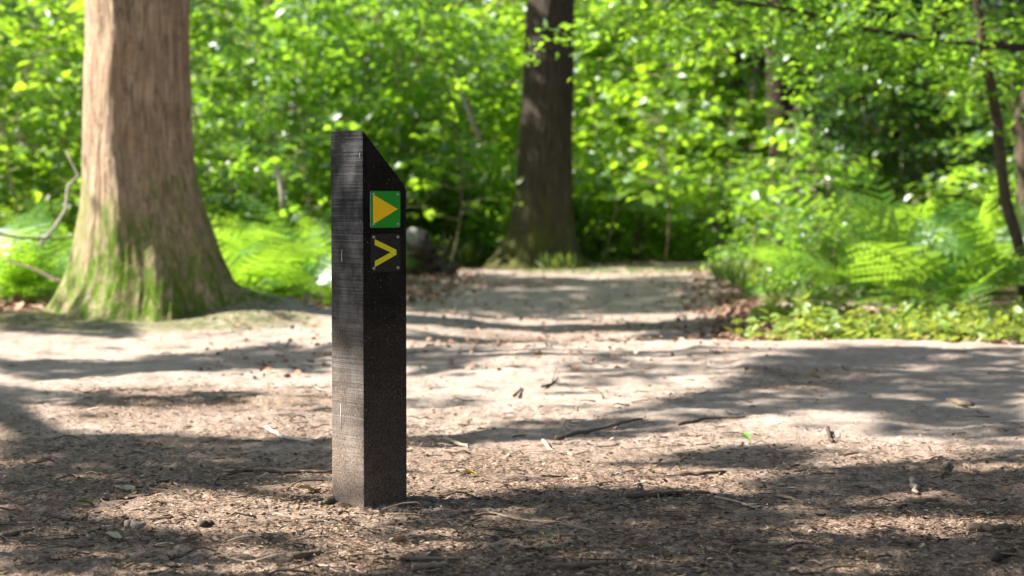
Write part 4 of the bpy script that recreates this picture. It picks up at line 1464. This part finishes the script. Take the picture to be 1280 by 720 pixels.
stick([(1180, 577), (1187, 590), (1180, 602)], "olive curved stick left of the bluish twig at right", 0.010, 0.35)
stick([(1208, 585), (1220, 591), (1232, 597)], "straight bluish grey twig in the right litter", 0.006, 0.65)
stick([(1187, 508), (1203, 511), (1220, 513)], "pale flat stick in the grey shade at far right", 0.013, 0.8)
stick([(892, 684), (930, 692), (965, 696), (993, 699)], "long dark branch near the bottom right of centre", 0.006, 0.3)
stick([(942, 687), (980, 687), (1025, 685)], "straight tan stick above the long dark branch", 0.005, 0.8)
stick([(1218, 667), (1245, 669), (1268, 665)], "thick grey stick low at the right edge", 0.012, 0.62)
stick([(1245, 706), (1258, 702), (1272, 696)], "thick dark stub in the bottom right corner", 0.012, 0.15)
stick([(495, 706), (540, 705), (583, 705)], "straight grey stick at the bottom right of the post", 0.0065, 0.7)
stick([(630, 709), (650, 709), (668, 706)], "short grey stick at the bottom near the centre", 0.007, 0.6)
stick([(515, 718), (540, 716), (560, 714)], "pale thick stick cut by the bottom edge below the post", 0.009, 0.8)
stick([(690, 717), (730, 715), (760, 711)], "grey stick along the bottom edge right of the centre", 0.008, 0.55)
stick([(155, 664), (168, 665), (178, 663)], "short pinkish chunk of wood at the lower left", 0.011, 0.9)
stick([(247, 665), (256, 663), (265, 663)], "short dark chunk of wood at the lower left", 0.012, 0.2)
stick([(362, 706), (382, 702), (400, 698)], "brown stick near the bottom left of the post", 0.011, 0.5)
stick([(0, 676), (20, 672), (38, 668)], "grey stick at the lower left edge", 0.008, 0.6)
stick([(140, 612), (152, 615), (165, 618)], "straw yellow twig in the left litter", 0.005, 0.88)
stick([(850, 597), (880, 597), (908, 594)], "dark straight stick at the right of the bright litter", 0.008, 0.3)
stick([(850, 534), (868, 532), (880, 528), (935, 526)], "brown stick under the green leaf's shadow band", 0.008, 0.4)
stick([(973, 624), (990, 628), (1008, 634)], "short tan stick lying across the right litter", 0.006, 0.75)
stick([(1036, 540), (1040, 552), (1043, 557)], "small dark stub upright in the sunny patch at right", 0.008, 0.15)
stick([(420, 630), (408, 634), (400, 636)], "stubby brown stick touching the left foot of the post", 0.011, 0.55)
stick([(795, 600), (800, 615), (805, 622)], "thin dark twig crossing the litter right of centre", 0.004, 0.2)


# single leaves on the path
def path_leaf(px, py, size, label, mat, rz, tilt=0.3):
    x, y = gp(px, py)
    tvv = LV8 * np.array([1.25, 1.0, 1.6])
    me = np_mesh("fallen_leaf", tvv - np.array([0, 0.5, 0]), LT8, [mat], True, np.full(len(tvv), 0.7))
    o = link("fallen_leaf", me, None, (x, y, gzf(x, y) + 0.012))
    o.scale = (size,) * 3
    o.rotation_euler = (tilt, 0.2, rz)
    tag(o, label, "leaf", "single leaves on the path")


lg = NT("fresh_leaf"); lg.fin((0.22, 0.42, 0.09), 0.5)
ly = NT("yellow_leaf"); ly.fin((0.50, 0.38, 0.05), 0.6)
lp = NT("dry_leaf"); lp.fin((0.42, 0.36, 0.22), 0.7)
path_leaf(933, 550, 0.055, "fresh green leaf lying on the sand right of centre", lg.m, 0.6, 0.6)
path_leaf(688, 677, 0.035, "small crumpled green leaf near the bottom centre", lg.m, 1.4, 0.5)
path_leaf(103, 635, 0.05, "green leaf in the left litter", lg.m, 1.9)
path_leaf(588, 597, 0.05, "yellow leaf in the bright litter beside the post", ly.m, 1.3)
path_leaf(135, 678, 0.07, "dry greenish leaf at the lower left", lp.m, 1.0)
path_leaf(385, 618, 0.07, "dry pale leaf just left of the post foot", lp.m, 1.5)
path_leaf(155, 617, 0.07, "straw coloured leaf in the left litter", lp.m, 0.7)
path_leaf(1020, 481, 0.06, "orange leaf in the grey shade at right", ly.m, 1.4)
path_leaf(497, 683, 0.05, "curled brown leaf below the post", lp.m, 2.2)
